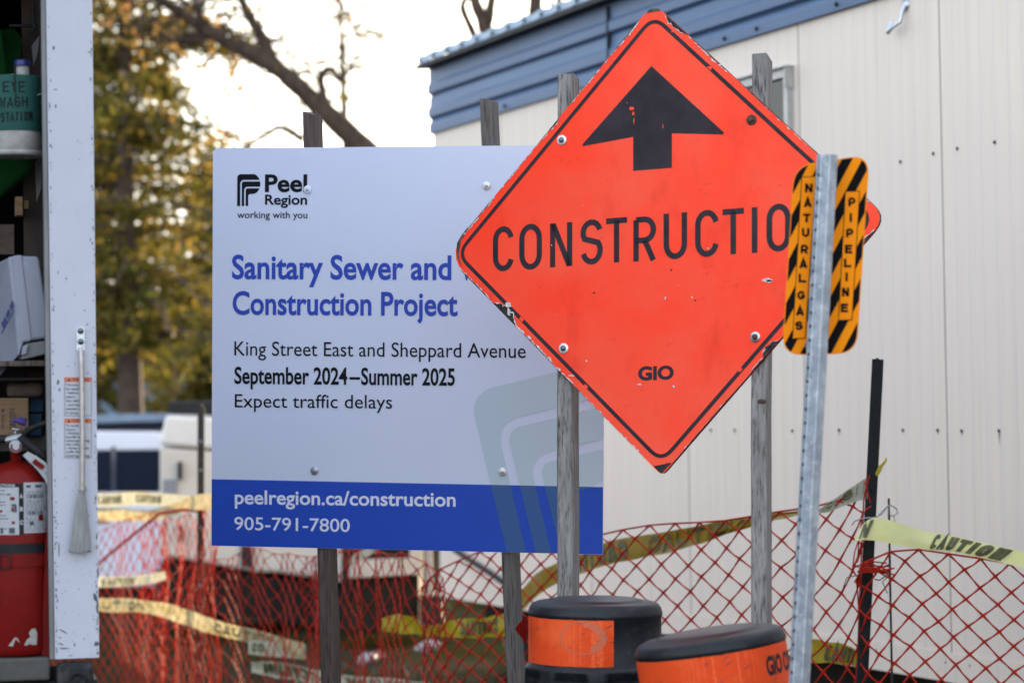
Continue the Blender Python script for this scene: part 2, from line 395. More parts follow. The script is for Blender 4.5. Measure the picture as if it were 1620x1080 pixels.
M['wire_steel'] = mat('wire_steel', (0.30, 0.31, 0.33), 0.4, 0.7)

def ground_mat():
    m, t, p = nodes('ground')
    f1 = noise_fac(t, 0.35, 5, 0.6, (1, 1, 1), 0.42, 0.6)
    f2 = noise_fac(t, 9, 5, 0.7, (1, 1, 1), 0.35, 0.7)
    a = mixc(t, f2, (0.028, 0.023, 0.018), (0.055, 0.046, 0.036))
    b = mixc(t, f2, (0.014, 0.017, 0.006), (0.03, 0.028, 0.011))
    t.links.new(mixc(t, f1, a, b), p.inputs['Base Color']); p.inputs['Roughness'].default_value = 1.0; p.inputs['Specular IOR Level'].default_value = 0.0
    bump(t, p, f2, 0.6, 0.03)
    return m
M['ground'] = ground_mat()

# ------------------------------------------------------------------ lettering
def text_mesh(body, bold=0.0, spacing=1.0):
    c = bpy.data.curves.new('lettering', 'FONT'); c.body = body; c.size = 1.0; c.offset = bold; c.space_character = spacing
    c.resolution_u = 4
    o = bpy.data.objects.new('lettering', c); COL.objects.link(o)
    dg = bpy.context.evaluated_depsgraph_get()
    me = bpy.data.meshes.new_from_object(o.evaluated_get(dg))
    vs_ = [v.co.copy() for v in me.vertices]; fs = [tuple(p.vertices) for p in me.polygons]
    bpy.data.objects.remove(o); bpy.data.curves.remove(c); bpy.data.meshes.remove(me)
    return vs_, fs

CAPH = None
def cap_height():
    global CAPH
    if CAPH is None:
        vs_, _ = text_mesh('H'); CAPH = max(v.y for v in vs_)
    return CAPH

def put_text(mb, body, fr, p0, p1, cap, off, bold=0.0, spacing=1.0, fit=None, mi=0):
    """type body on frame fr from local point p0 to p1 (baseline), cap height cap, at depth off.
    fit: the part of body whose width is p0..p1 (the rest runs on)"""
    vs_, fs = text_mesh(body, bold, spacing)
    fv, _ = text_mesh(fit, bold, spacing) if fit else (vs_, None)
    x0 = min(v.x for v in fv); x1 = max(v.x for v in fv)
    a = Vector((p0[0], p0[1])); b = Vector((p1[0], p1[1])); d = b - a
    sx = d.length / (x1 - x0); sy = cap / (cap_height() + 2 * bold)
    d.normalize(); n = Vector((-d.y, d.x))
    out = []
    for v in vs_:
        q = a + d * ((v.x - x0) * sx) + n * ((v.y + bold) * sy)
        out.append(fr.w(q.x, off, q.y))
    mb.add(out, fs, False, mi)

def arc(cx, cy, rx, ry, a0, a1, n=8):
    return [(cx + rx * math.cos(R(a0 + (a1 - a0) * i / n)), cy + ry * math.sin(R(a0 + (a1 - a0) * i / n))) for i in range(n + 1)]

def glyph(ch, w_, t):
    """stroke skeletons in a box w_ x 1, stroke t; centre lines are inset by t/2"""
    h = t / 2; l, r, b, u = h, w_ - h, h, 1 - h
    cx = w_ / 2; rx = cx - h
    ry = min(rx * 1.25, 0.30)
    if ch == 'C': return [arc(cx, u - ry, rx, ry, 12, 180, 10) + arc(cx, b + ry, rx, ry, 180, 348, 10)]
    if ch == 'G': return [arc(cx, u - ry, rx, ry, 15, 180, 10) + arc(cx, b + ry, rx, ry, 180, 360, 10) + [(r, 0.46), (cx, 0.46)]]
    if ch == 'O': return [arc(cx, u - ry, rx, ry, 0, 180, 12) + arc(cx, b + ry, rx, ry, 180, 360, 12) + [(r, u - ry)]]
    if ch == 'N': return [[(l, 0), (l, 1)], [(r, 0), (r, 1)], [(l + h * .2, 1 - h * .3), (r - h * .2, h * .3)]]
    if ch == 'S':
        q = 0.25
        return [arc(cx, u - q + h * .3, rx, q - h * .3, 15, 215, 10) + [(cx + rx * 0.05, 0.52)] + arc(cx, b + q - h * .3 + .02, rx, q - h * .3 + .02, 40, -165, 12)]
    if ch == 'T': return [[(0, u), (w_, u)], [(cx, 0), (cx, u)]]
    if ch == 'R': return [[(l, 0), (l, u)] , [(l, u), (cx, u)] + arc(cx, u - .235, rx, .235, 90, -90, 10)[1:] + [(l, u - .47)], [(cx, u - .47), (r, 0)]]
    if ch == 'P': return [[(l, 0), (l, u)], [(l, u), (cx, u)] + arc(cx, u - .235, rx, .235, 90, -90, 10)[1:] + [(l, u - .47)]]
    if ch == 'U': return [[(l, 1), (l, b + ry)] + arc(cx, b + ry, rx, ry, 180, 360, 12)[1:] + [(r, 1)]]
    if ch == 'I': return [[(cx, 0), (cx, 1)]]
    if ch == 'A': return [[(h * .6, 0), (cx, 1 - h * .6), (w_ - h * .6, 0)], [(w_ * .2, .27), (w_ * .8, .27)]]
    if ch == 'L': return [[(l, 1), (l, b), (w_, b)]]
    if ch == 'E': return [[(w_, u), (l, u), (l, b), (w_, b)], [(l, .52), (w_ * .9, .52)]]
    if ch == 'Y': return [[(h, 1), (cx, .5), (w_ - h, 1)], [(cx, .5), (cx, 0)]]
    if ch == 'W': return [[(h, 1), (w_ * .27, h), (cx, .8), (w_ * .73, h), (w_ - h, 1)]]
    if ch == 'H': return [[(l, 0), (l, 1)], [(r, 0), (r, 1)], [(l, .5), (r, .5)]]
    if ch == 'D': return [[(l, u), (l, b), (cx, b)] + arc(cx, .5, rx, .5 - h, -90, 90, 10) + [(l, u)]]
    if ch == 'V': return [[(h, 1), (cx, h * .6), (w_ - h, 1)]]
    return []

def stroke(pts, t):
    """a polyline thickened by t: strip of quads with mitred joints"""
    p = [Vector(a) for a in pts]
    q = [p[0]]
    for a in p[1:]:
        if (a - q[-1]).length > 1e-5: q.append(a)
    p = q
    L_, R_ = [], []
    closed = len(p) > 3 and (p[0] - p[-1]).length < 1e-4
    n = len(p)
    for i in range(n):
        d0 = (p[i] - p[i - 1]) if i > 0 else ((p[0] - p[-2]) if closed else (p[1] - p[0]))
        d1 = (p[i + 1] - p[i]) if i < n - 1 else ((p[1] - p[0]) if closed else (p[-1] - p[-2]))
        d0 = d0.normalized(); d1 = d1.normalized()
        b = d0 + d1
        if b.length < 1e-4: b = d1
        b.normalize(); nn = Vector((-b.y, b.x))
        k = 1.0 / max(0.35, nn.dot(Vector((-d1.y, d1.x))))
        L_.append(p[i] + nn * t / 2 * k); R_.append(p[i] - nn * t / 2 * k)
    vs_ = L_ + R_
    return vs_, [(i, i + 1, n + i + 1, n + i) for i in range(n - 1)]

def put_glyph(mb, ch, place, w_, t, mi=0, jit=0.0):
    """place(u, v) -> world point; u in 0..w_, v in 0..1. Every stroke of the letter sits 0.05 mm above the last"""
    for st in glyph(ch, w_, t):
        if jit: st = [(a + random.uniform(-jit, jit), b + random.uniform(-jit, jit)) for a, b in st]
        vs_, fs = stroke(st, t)
        mb.add([place(v.x, v.y) for v in vs_], fs, False, mi)

def clip(poly, a, b, c):
    """keep the part of poly with a*x + b*y <= c"""
    out = []
    for i in range(len(poly)):
        p, q = poly[i], poly[(i + 1) % len(poly)]
        fp, fq = a * p[0] + b * p[1] - c, a * q[0] + b * q[1] - c
        if fp <= 0: out.append(p)
        if (fp < 0 < fq) or (fq < 0 < fp):
            k = fp / (fp - fq); out.append((p[0] + (q[0] - p[0]) * k, p[1] + (q[1] - p[1]) * k))
    return out

def clip_convex(poly, hull):
    """hull counter-clockwise"""
    n = len(hull)
    for i in range(n):
        x0, y0 = hull[i]; x1, y1 = hull[(i + 1) % n]
        poly = clip(poly, (y1 - y0), -(x1 - x0), (y1 - y0) * x0 - (x1 - x0) * y0)
        if len(poly) < 3: return []
    return poly

def rounded(pts, r, n=6):
    """round the corners of a convex outline"""
    out = []
    m = len(pts)
    for i in range(m):
        p = Vector(pts[i]); a = (Vector(pts[i - 1]) - p); b = (Vector(pts[(i + 1) % m]) - p)
        rr = r[i] if isinstance(r, (list, tuple)) else r
        A = p + a.normalized() * rr; B = p + b.normalized() * rr
        for k in range(n + 1):
            t = k / n
            q = A * (1 - t) ** 2 + p * 2 * t * (1 - t) + B * t * t
            out.append((q.x, q.y))
    return out

def bolt(parent, c, nrm, r_w, r_h, h, mw, mh, name='bolt', sub=True):
    q = Vector(nrm).to_track_quat('Z', 'Y').to_matrix()
    Mx = lambda x, y, z: q @ Vector((x, y, z)) + c
    mb = MB(); mb.lathe([(r_h * 1.02, 0.0025), (r_h, h * .55), (r_h * .8, h * .85), (r_h * .4, h), (0.0001, h)], 16, Mx)
    o = mb.build(name, mh, parent)
    if r_w:
        wb = MB(); wb.lathe([(r_w, 0.0), (r_w, .0018), (r_w * .96, .0026), (0.0001, .0026)], 24, Mx); wo_ = wb.build('washer', mw, o)
    return o

# ------------------------------------------------------------------ ground, far things
random.seed(4)
g = MB()
gx = [-400, -150, -60, -25, -10, -4, 0, 4, 10, 25, 60, 150, 400]; gy = [-60, -20, 0, 6, 10, 14, 18, 22, 28, 40, 70, 150, 500]
for j in range(len(gy)):
    for i in range(len(gx)):
        g.v.append(Vector((gx[i], gy[j], 0)))
nx = len(gx)
for j in range(len(gy) - 1):
    for i in range(nx - 1):
        g.f.append((j * nx + i, j * nx + i + 1, (j + 1) * nx + i + 1, (j + 1) * nx + i)); g.sm.append(False); g.mi.append(0)
tag(g.build('ground', M['ground']), 'bare dirt and patchy grass ground of the work site', 'ground', kind='structure')

# grass near the fence foot
gr = MB(); rg = random.Random(8)
for _ in range(9000):
    y = rg.uniform(12.5, 24); x = rg.uniform(-0.26 * y, 0.05 * y)
    if noise.noise(Vector((x * .7, y * .7, 0))) < -0.15: continue
    h = rg.uniform(.03, .11); a = rg.uniform(0, 6.28); wd = rg.uniform(.004, .009)
    dx, dy = math.cos(a) * wd, math.sin(a) * wd
    gr.add([(x - dx, y - dy, 0.0), (x + dx, y + dy, 0.0), (x + rg.uniform(-.05, .05), y + rg.uniform(-.05, .05), h)], [(0, 1, 2)])
tag(gr.build('grass', M['grass_blade']), 'short patchy grass on the ground behind the fence', 'grass', kind='stuff')

def leaf_cards(mb, c, n, rad, size, rng, flat=1.0):
    for _ in range(n):
        d = Vector((rng.gauss(0, 1), rng.gauss(0, 1), rng.gauss(0, flat)))
        p = c + d * rad * .5
        a = Vector((rng.gauss(0, 1), rng.gauss(0, 1), rng.gauss(0, 1))).normalized()
        b = a.cross(Vector((rng.gauss(0, 1), rng.gauss(0, 1), rng.gauss(0, 1)))).normalized()
        s = size * rng.uniform(.6, 1.4)
        mb.add([p - a * s, p + b * s * .45, p + a * s, p - b * s * .45], [(0, 1, 2, 3)])

# far treeline closes the horizon
tl = MB(); rg = random.Random(5)
for i in range(170):
    x = rg.uniform(-45, 40); y = rg.uniform(92, 120); h = rg.uniform(2.5, 5.0)
    for k in range(7):
        leaf_cards(tl, Vector((x + rg.uniform(-2, 2), y, rg.uniform(.4, h))), 26, 2.4, .42, rg)
tag(tl.build('treeline', M['hedge_leaf']), 'low dark belt of distant bushes behind the parked cars', 'treeline', kind='stuff')

# far house
hs = thing('house', 'bluish grey house glimpsed far behind the tall golden tree', 'house', at(268, 655, 62))
hb = MB(); hc = hs.location
hb.box(hc.x - 1.6, hc.x + 5, 62, 70, 0, 2.75); hb.build('wall', M['siding_blue'], hs)
hr = MB(); hr.solid([(hc.x - 1.9, 2.75), (hc.x + 5.3, 2.75), (hc.x + 4.4, 4.1), (hc.x - 1.0, 4.1)], 61.6, 70.4); hr.build('roof', M['shingle'], hs)
hw = MB(); hw.box(hc.x - .2, hc.x + 1.0, 61.93, 61.995, 1.1, 2.2); hw.build('window', M['car_glass'], hs)
hw = MB(); hw.box(hc.x + 2.2, hc.x + 3.4, 61.93, 61.995, 1.1, 2.2); hw.build('window', M['car_glass'], hs)

# tall golden evergreen at left
def evergreen(name, label, base, h, rad, seed, nb, leaf, trunk_r, z0=1.2, size=.085, dens=1.0, cat='tree'):
    rng = random.Random(seed)
    t = thing(name, label, cat, base)
    b = Vector(base)
    tr = MB(); pts = []; rs = []
    for i in range(11):
        k = i / 10; pts.append(b + Vector((math.sin(k * 5 + seed) * .10 * k, math.cos(k * 4) * .08 * k, h * k))); rs.append(trunk_r * (1 - .92 * k) * (1.25 if i == 0 else 1))
    tr.tube(pts, rs, 10); lf = MB(); br = MB()
    for i in range(nb):
        k = rng.random() ** 1.15
        z = z0 + (h * .98 - z0) * k
        L = rad * (1 - k) ** .62 * rng.uniform(.42, 1.15) + .12
        a = rng.uniform(0, 6.283)
        o = b + Vector((0, 0, z)); d = Vector((math.cos(a), math.sin(a), 0))
        P = []
        for s in range(6):
            q = s / 5
            P.append(o + d * L * q + Vector((rng.uniform(-.06, .06) * L * q, rng.uniform(-.06, .06) * L * q, L * (.22 * q - .42 * q * q))))
        br.tube(P, [trunk_r * .16 * (1 - .85 * s / 5) * (L / rad) ** .5 + .004 for s in range(6)], 5, False)
        for s in range(1, 6):
            if rng.random() < .12 + .09 * s: continue
            side = d.cross(Vector((0, 0, 1)))
            for m in range(int(3 * dens + .5)):
                off = side * rng.uniform(-.34, .34) * L * (.55 + .3 * s / 5) * .8
                c = P[s] + off + Vector((0, 0, -rng.uniform(0, .16)))
                leaf_cards(lf, c, int((15 - 1.9 * s) * dens), .27, size, rng, .55)
    tr.build('trunk', M['bark_pine'], t); br.build('branches', M['bark_pine'], t); lf.build('crown', leaf, t)
    return t
p = at(208, 655, 31)
evergreen('evergreen_tree', 'tall golden olive evergreen with a dark trunk rising behind the parked cars', (p.x, 31, 0), 10.8, 2.8, 3, 255, M['pine_leaf'], .17, 2.5, .066)
p = at(90, 655, 36)
evergreen('evergreen_tree', 'shorter broad evergreen partly hidden behind the white truck pillar', (p.x + .25, 36, 0), 9.0, 2.4, 7, 190, M['pine_leaf'], .16, 1.0)
p = at(350, 655, 40)
evergreen('evergreen_tree', 'small bushy evergreen directly behind the white project board', (p.x, 40, 0), 5.6, 2.3, 11, 170, M['pine_leaf'], .13, .7)

# bare trees: limbs given as polylines with radii
def limb(mb, pts, r0, r1, n=9, rng=None):
    """a smooth limb through pts"""
    P = [Vector(p) for p in pts]; out = []
    for i in range(len(P) - 1):
        p0 = P[max(i - 1, 0)]; p1 = P[i]; p2 = P[i + 1]; p3 = P[min(i + 2, len(P) - 1)]
        for s in range(5):
            t = s / 5
            out.append(.5 * ((2 * p1) + (p2 - p0) * t + (2 * p0 - 5 * p1 + 4 * p2 - p3) * t * t + (3 * p1 - p0 - 3 * p2 + p3) * t ** 3))
    out.append(P[-1])
    m = len(out)
    rs = [r0 + (r1 - r0) * (i / (m - 1)) for i in range(m)]
    if rng: rs = [r * rng.uniform(.92, 1.1) for r in rs]
    mb.tube(out, rs, n)
    return out

def twigs(mb, lf, out, rng, n, L, r, leaves=0, size=.05, lift=.3):
    for _ in range(n):
        i = rng.randrange(len(out) // 3, len(out)); p = out[i]
        d = Vector((rng.gauss(0, 1), rng.gauss(0, .6), rng.gauss(lift, .7))).normalized()
        P = [p]
        for s in range(4):
            d = (d + Vector((rng.gauss(0, .3), rng.gauss(0, .3), rng.gauss(.08, .25)))).normalized()
            P.append(P[-1] + d * L * rng.uniform(.5, 1) / 4)
        mb.tube(P, [r * (1 - .2 * s) for s in range(5)], 4, False)
        if leaves and rng.random() < .6:
            leaf_cards(lf, P[-1], leaves, .22, size, rng)
            leaf_cards(lf, P[2], leaves // 2, .2, size, rng)

rg = random.Random(21)
Y = 26.0
A = lambda x, y, dy=0: at(x, y, Y + dy)
tb = A(735, 655); bt = thing('bare_tree', 'leaning bare tree with one thick limb above the white project board', 'tree', (tb.x + .5, Y + .4, 0))
tr = MB(); limb(tr, [(tb.x + .5, Y + .4, 0), (tb.x + .42, Y + .35, 1.4), A(690, 400, .2), A(640, 310)], .34, .19, 12, rg); tr.build('trunk', M['bark'], bt)
l1 = MB(); lv = MB()
o1 = limb(l1, [A(640, 310), A(572, 232), A(505, 168), A(432, 104), A(360, 68), A(296, 28), A(215, -30, -.5)], .135, .035, 10, rg)
o2 = limb(l1, [A(432, 106), A(420, 70), A(398, 32), A(372, -20, .4)], .075, .04, 8, rg)
o3 = limb(l1, [A(322, 66), A(290, 64), A(262, 68, .2), A(216, 42, .3)], .03, .014, 6, rg)
o4 = limb(l1, [A(522, 196), A(514, 160), A(508, 122), A(524, 110), A(536, 128)], .045, .03, 7, rg)
o5 = limb(l1, [A(536, 124), A(570, 100, .2), A(618, 72, .3)], .016, .005, 5, rg)
o6 = limb(l1, [A(330, 44), A(312, 14, .3), A(300, -20, .4)], .035, .02, 6, rg)
o7 = limb(l1, [A(480, 222, .5), A(446, 202, .5), A(418, 214, .5), A(376, 240, .4), A(320, 252, .3)], .035, .012, 6, rg)
o8 = limb(l1, [A(330, 62, .1), A(304, 58, .1), A(286, 66, .1)], .04, .02, 6, rg)
for o_ in (o1, o3, o6): twigs(l1, lv, o_, rg, 26, 1.3, .012, 5, .042)
for o_ in (o1, o2): twigs(l1, lv, o_, rg, 24, 1.3, .011, 2, .045)
twigs(l1, lv, o7, rg, 10, .7, .006, 9, .05)
for o_ in (o4, o5): twigs(l1, lv, o_, rg, 9, 1.1, .0045, 0)
for _ in range(8):
    q = A(rg.uniform(150, 330), rg.uniform(-20, 95), rg.uniform(-.4, 1.2)); leaf_cards(lv, q, 12, .3, .05, rg)
l1.build('limbs', M['bark'], bt); lv.build('crown', M['autumn_leaf'], bt)

Y = 34.0
tb = A(560, 655); bt = thing('bare_tree', 'thin twiggy bare tree with a few orange leaves, seen faintly above the board', 'tree', (tb.x, Y, 0))
tr = MB(); to = limb(tr, [(tb.x, Y, 0), (tb.x + .1, Y, 2.4), A(548, 240), A(540, 60), A(534, -60)], .09, .012, 8, rg); tr.build('trunk', M['bark'], bt)
l1 = MB(); lv = MB(); twigs(l1, lv, to[8:], rg, 80, 1.9, .013, 6, .05); 
leaf_cards(lv, A(536, 24), 10, .16, .06, rg); leaf_cards(lv, A(500, 78), 10, .16, .06, rg)
l1.build('limbs', M['bark'], bt); lv.build('crown', M['autumn_leaf'], bt)

Y = 27.0
tb = A(790, 655); bt = thing('bare_tree', 'forked bare tree trunk standing behind the blue roof edge', 'tree', (tb.x, Y, 0))
tr = MB(); limb(tr, [(tb.x, Y, 0), A(786, 330), A(776, 120), A(770, 60)], .26, .085, 11, rg)
tr.build('trunk', M['bark'], bt); l1 = MB()
limb(l1, [A(771, 66), A(764, 36), A(752, 4), A(744, -30)], .075, .05, 8, rg)
limb(l1, [A(769, 56), A(774, 22), A(780, -10)], .06, .05, 8, rg)
limb(l1, [A(764, 96), A(748, 52), A(732, 14), A(738, -4), A(744, -20)], .045, .03, 8, rg)
l1.build('limbs', M['bark'], bt)
tb = A(862, 655, 1); bt = thing('bare_tree', 'slim bare tree showing two stems over the middle of the blue roof', 'tree', (tb.x, Y + 1, 0))
tr = MB(); limb(tr, [(tb.x, Y + 1, 0), A(862, 330, 1), A(852, 110, 1), A(846, 40, 1), A(850, -30, 1)], .2, .05, 10, rg)
tr.build('trunk', M['bark'], bt); l1 = MB()
limb(l1, [A(860, 140, 1), A(874, 60, 1), A(880, 20, 1), A(890, -20, 1)], .06, .035, 8, rg)
limb(l1, [A(878, 22, 1), A(872, 6, 1), A(862, -20, 1)], .03, .02, 6, rg)
l1.build('limbs', M['bark'], bt)
# more of a wood behind the site, out of the photograph's frame on the right: nothing of it is seen

# ------------------------------------------------------------------ site trailer
TX, TY = -0.466, 16.4
TD = Vector((math.sin(R(21.8)), -math.cos(R(21.8)), 0))        # along the wall towards the camera
TN = Vector((-TD.y, TD.x, 0))                                   # into the trailer (right/back)
if TN.x < 0: TN = -TN
T0 = Vector((TX, TY, 0))
def TP(s, d, z): return T0 + TD * s + TN * d + Vector((0, 0, z))
def TS(px, py, off=0.0):
    """pixel -> (s, z) on the trailer's long wall"""
    n = TN; q = T0 + n * off; d = ray(px, py); t = (q - CAM).dot(n) / d.dot(n); p_ = CAM + d * t
    return ((p_ - T0).dot(TD), p_.z)
TL = 13.5; ZB, ZF, ZR = 0.50, 3.335, 3.745
tr_ = thing('site_trailer', 'long cream site office trailer with a blue steel roof band', 'trailer', TP(0, 0, 0))
mb = MB()
# ribbed skin: shallow grooves every 0.1 m, dark seams every 1.22 m
sk_s = [TS(1491, 300)[0]]
seam0 = sk_s[0] % 1.22
prof = []; s = 0.0
ss = 0.0
cuts = []
k = 0
x = 0.0
step = 1.22 / 12
edges = []
n0 = int((0 - seam0) / step) - 2
s_list = [seam0 + step * i for i in range(-14, int(TL / step) + 3) if 0.03 < seam0 + step * i < TL - 0.03]
prev = 0.0
def wall_quad(a, b, d0, d1, mi): mb.add([TP(a, d0, ZB), TP(b, d1, ZB), TP(b, d1, ZF + .03), TP(a, d0, ZF + .03)], [(0, 1, 2, 3)], False, mi)
for sv in s_list:
    i = round((sv - seam0) / step)
    seam = (i % 12 == 0)
    hw_ = .0035 if seam else .005; dep = .006 if seam else .0016
    wall_quad(prev, sv - hw_, 0, 0, 0)
    wall_quad(sv - hw_, sv, 0, dep, 2 if seam else 1); wall_quad(sv, sv + hw_, dep, 0, 2 if seam else 1)
    prev = sv + hw_
wall_quad(prev, TL, 0, 0, 0)
mb.add([TP(0, 0, ZB), TP(0, 3.0, ZB), TP(0, 3.0, ZF + .3), TP(0, 0, ZF + .3)], [(0, 1, 2, 3)])
mb.add([TP(TL, 0, ZB), TP(TL, 3.0, ZB), TP(TL, 3.0, ZF + .3), TP(TL, 0, ZF + .3)], [(0, 1, 2, 3)])
mb.add([TP(0, 3.0, ZB), TP(TL, 3.0, ZB), TP(TL, 3.0, ZF + .3), TP(0, 3.0, ZF + .3)], [(0, 1, 2, 3)])
mb.add([TP(0, 0, ZB), TP(TL, 0, ZB), TP(TL, 3.0, ZB), TP(0, 3.0, ZB)], [(0, 1, 2, 3)])
mb.build('wall', [M['trailer_panel'], M['trailer_groove'], M['trailer_seam']], tr_)
# fascia: folded blue sheets
def fascia_profile():
    z0, z1 = ZF, ZR; H = z1 - z0
    P = [(0.000, z0 - .004), (-.022, z0), (-.022, z0 + .05)]
    for a in (.21, .57):
        P += [(-.010, z0 + H * (a - .02)), (-.004, z0 + H * a), (-.030, z0 + H * (a + .035)), (-.030, z0 + H * (a + .15)), (-.018, z0 + H * (a + .19))]
    P += [(-.016, z1 - .02), (-.016, z1)]
    return P
def prof_strip(mb, P, s0, s1, mi=0):
    vs_ = [TP(s0, d, z) for d, z in P] + [TP(s1, d, z) for d, z in P]; n = len(P)
    mb.add(vs_, [(i, n + i, n + i + 1, i + 1) for i in range(n - 1)], False, mi)
fp = fascia_profile(); mb = MB(); s = -.02; sheets = []
lap = TS(970, 60)[0]
b_ = [-.02, lap, lap + 3.05, lap + 6.1, lap + 9.15, TL + .02]
b_ = [v for v in b_ if v <= TL + .02]
for i in range(len(b_) - 1):
    prof_strip(mb, [(d - .002 * (i % 2), z) for d, z in fp], b_[i], b_[i + 1] + (.03 if i < len(b_) - 2 else 0))
# end of the band
vs_ = [TP(-.02, d, z) for d, z in fp] + [TP(-.02, 3.0, ZR), TP(-.02, 3.0, ZF)]
mb.poly(vs_)
mb.build('fascia', M['steel_blue'], tr_)
for v in b_[1:-1]:
    tm = MB(); tm.hexa([TP(v - .007, -.036, ZF + .02), TP(v + .007, -.036, ZF + .02), TP(v + .007, -.036, ZR - .03), TP(v - .007, -.036, ZR - .03)],
                            [TP(v - .007, -.002, ZF + .02), TP(v + .007, -.002, ZF + .02), TP(v + .007, -.002, ZR - .03), TP(v - .007, -.002, ZR - .03)])
    tm.build('joint_cover', M['dark_steel'], tr_)
# roof sheet with a ribbed eave
rf = MB(); ns = int((TL + .3) / .0625)
top, bot = [], []
for i in range(ns + 1):
    sv = -.035 + (TL + .1) * i / ns
    rib = .014 if (i % 4 == 0) else (.006 if i % 2 else 0)
    top.append((sv, rib))
def roof_row(d, z): return [TP(sv, d, z + rb) for sv, rb in top]
rows = [roof_row(-.085, ZR + .012), roof_row(-.075, ZR + .062), roof_row(.1, ZR + .085), roof_row(1.5, ZR + .26), roof_row(3.1, ZR + .05)]
n = len(top)
rf.add([p_ for r_ in rows for p_ in r_], [(j * n + i, j * n + i + 1, (j + 1) * n + i + 1, (j + 1) * n + i) for j in range(len(rows) - 1) for i in range(n - 1)])
rf.build('roof', M['roof_blue'], tr_)
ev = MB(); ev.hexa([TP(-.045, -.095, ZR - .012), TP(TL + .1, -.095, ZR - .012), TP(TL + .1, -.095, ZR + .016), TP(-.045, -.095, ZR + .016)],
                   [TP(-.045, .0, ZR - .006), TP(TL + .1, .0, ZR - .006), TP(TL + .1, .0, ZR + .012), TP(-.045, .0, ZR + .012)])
ev.build('eave_shadow', M['dark_steel'], tr_)  # dark strip painted in as the shadow gap beneath the roof edge
def screw_mesh(name, r, h, m):
    mb = MB(); mb.lathe([(r, 0), (r, h * .6), (r * .5, h), (.0001, h)], 8, lambda x, y, z: TD * x - TN * z + Vector((0, 0, y)))
    me = bpy.data.meshes.new(name); me.from_pydata([tuple(v) for v in mb.v], [], mb.f); me.polygons.foreach_set('use_smooth', mb.sm); me.materials.append(m); return me
def screw(name, me, c):
    o = bpy.data.objects.new(name, me); COL.objects.link(o); o.parent = tr_; o.location = c - parent_loc(tr_)
rsm = screw_mesh('roof_screw', .011, .012, M['dark_steel']); wsm = screw_mesh('wall_screw', .0068, .007, M['rust'])
for i in range(0, ns, 4):
    sv = top[i][0] + .03
    if sv < 11.5: screw('roof_screw', rsm, TP(sv, -.082, ZR + .04))
for sv in [TS(1205, 55)[0], TS(805, 170)[0]] + [4.1, 5.2, 7.4]: screw('roof_screw', rsm, TP(sv, -.0235, ZF + .026))
st_ = MB()
spx = [(1125, 680), (1163, 680), (1254, 681), (1328, 680), (1429, 680), (1484, 680), (1522, 681), (1581, 681),
       (1425, 256), (1477, 243), (1515, 235), (1574, 225), (1388, 1027), (1337, 1019), (1498, 1047), (1536, 1052), (1608, 1066), (1432, 1060), (1075, 680), (1010, 680)]
for k_, (a, b) in enumerate(spx):
    sv, z = TS(a, b); screw('wall_screw', wsm, TP(sv, -.0005, z))
    L = [.018, .022, .015, .026, .016, .020, .022, .06][k_ % 8] if k_ < 8 else .014
    c2 = TP(sv, -.0009, z)
    st_.add([c2 - TD * .006, c2 + TD * .006, c2 + TD * .003 - Vector((0, 0, L * .5)), c2 - Vector((0, 0, L)), c2 - TD * .003 - Vector((0, 0, L * .4))], [(0, 1, 2, 3, 4)])
st_.build('rust_stain', M['rust'], tr_)['kind'] = 'stuff'
# belt at the foot of the wall
bl = MB(); bl.hexa([TP(0, -.006, ZB - .02), TP(TL, -.006, ZB - .02), TP(TL, -.006, ZB + .10), TP(0, -.006, ZB + .10)],
                   [TP(0, -.0015, ZB - .02), TP(TL, -.0015, ZB - .02), TP(TL, -.0015, ZB + .10), TP(0, -.0015, ZB + .10)])
bl.build('foot_belt', M['trailer_panel'], tr_)
# dark undercarriage: beams, axles, stands
ub = MB()
for d in (.25, 2.5): ub.hexa([TP(.1, d, .28), TP(TL - .1, d, .28), TP(TL - .1, d, ZB - .03), TP(.1, d, ZB - .03)], [TP(.1, d + .1, .28), TP(TL - .1, d + .1, .28), TP(TL - .1, d + .1, ZB - .03), TP(.1, d + .1, ZB - .03)])
for sv in (.5, 2.9, 5.3, 7.7, 10.1, 12.5):
    for d in (.25, 2.5): ub.hexa([TP(sv, d, 0), TP(sv + .4, d, 0), TP(sv + .4, d, .275), TP(sv, d, .275)], [TP(sv, d + .4, 0), TP(sv + .4, d + .4, 0), TP(sv + .4, d + .4, .275), TP(sv, d + .4, .275)])
ub.build('undercarriage', M['chassis'], tr_)
# window
s1, zt = TS(1254, 108); s0 = s1 - 1.0; z1 = zt; z0 = zt - .95
wf = MB()
def tbox(mb, a, b, d0, d1, za, zb): mb.hexa([TP(a, d0, za), TP(b, d0, za), TP(b, d0, zb), TP(a, d0, zb)], [TP(a, d1, za), TP(b, d1, za), TP(b, d1, zb), TP(a, d1, zb)])
tbox(wf, s1 - .038, s1, -.03, -.001, z0, z1); tbox(wf, s0, s0 + .038, -.03, -.001, z0, z1)
tbox(wf, s0 + .038, s1 - .038, -.03, -.001, z1 - .038, z1); tbox(wf, s0 + .038, s1 - .038, -.03, -.001, z0, z0 + .038)
tbox(wf, s0 + .038, s1 - .038, -.022, -.001, (z0 + z1) / 2 - .015, (z0 + z1) / 2 + .015)
wn = wf.build('window', M['alu'], tr_)
gp = MB(); tbox(gp, s0 + .039, s1 - .039, -.008, -.003, z0 + .039, z1 - .039); gp.build('pane', M['glass_dark'], wn)
aw = MB(); tbox(aw, s0 - .02, s1 + .012, -.05, -.004, z1 + .004, z1 + .012); tbox(aw, s1 + .002, s1 + .008, -.045, -.004, z1 - .09, z1 + .003); aw.build('rain_hood', M['alu'], wn)
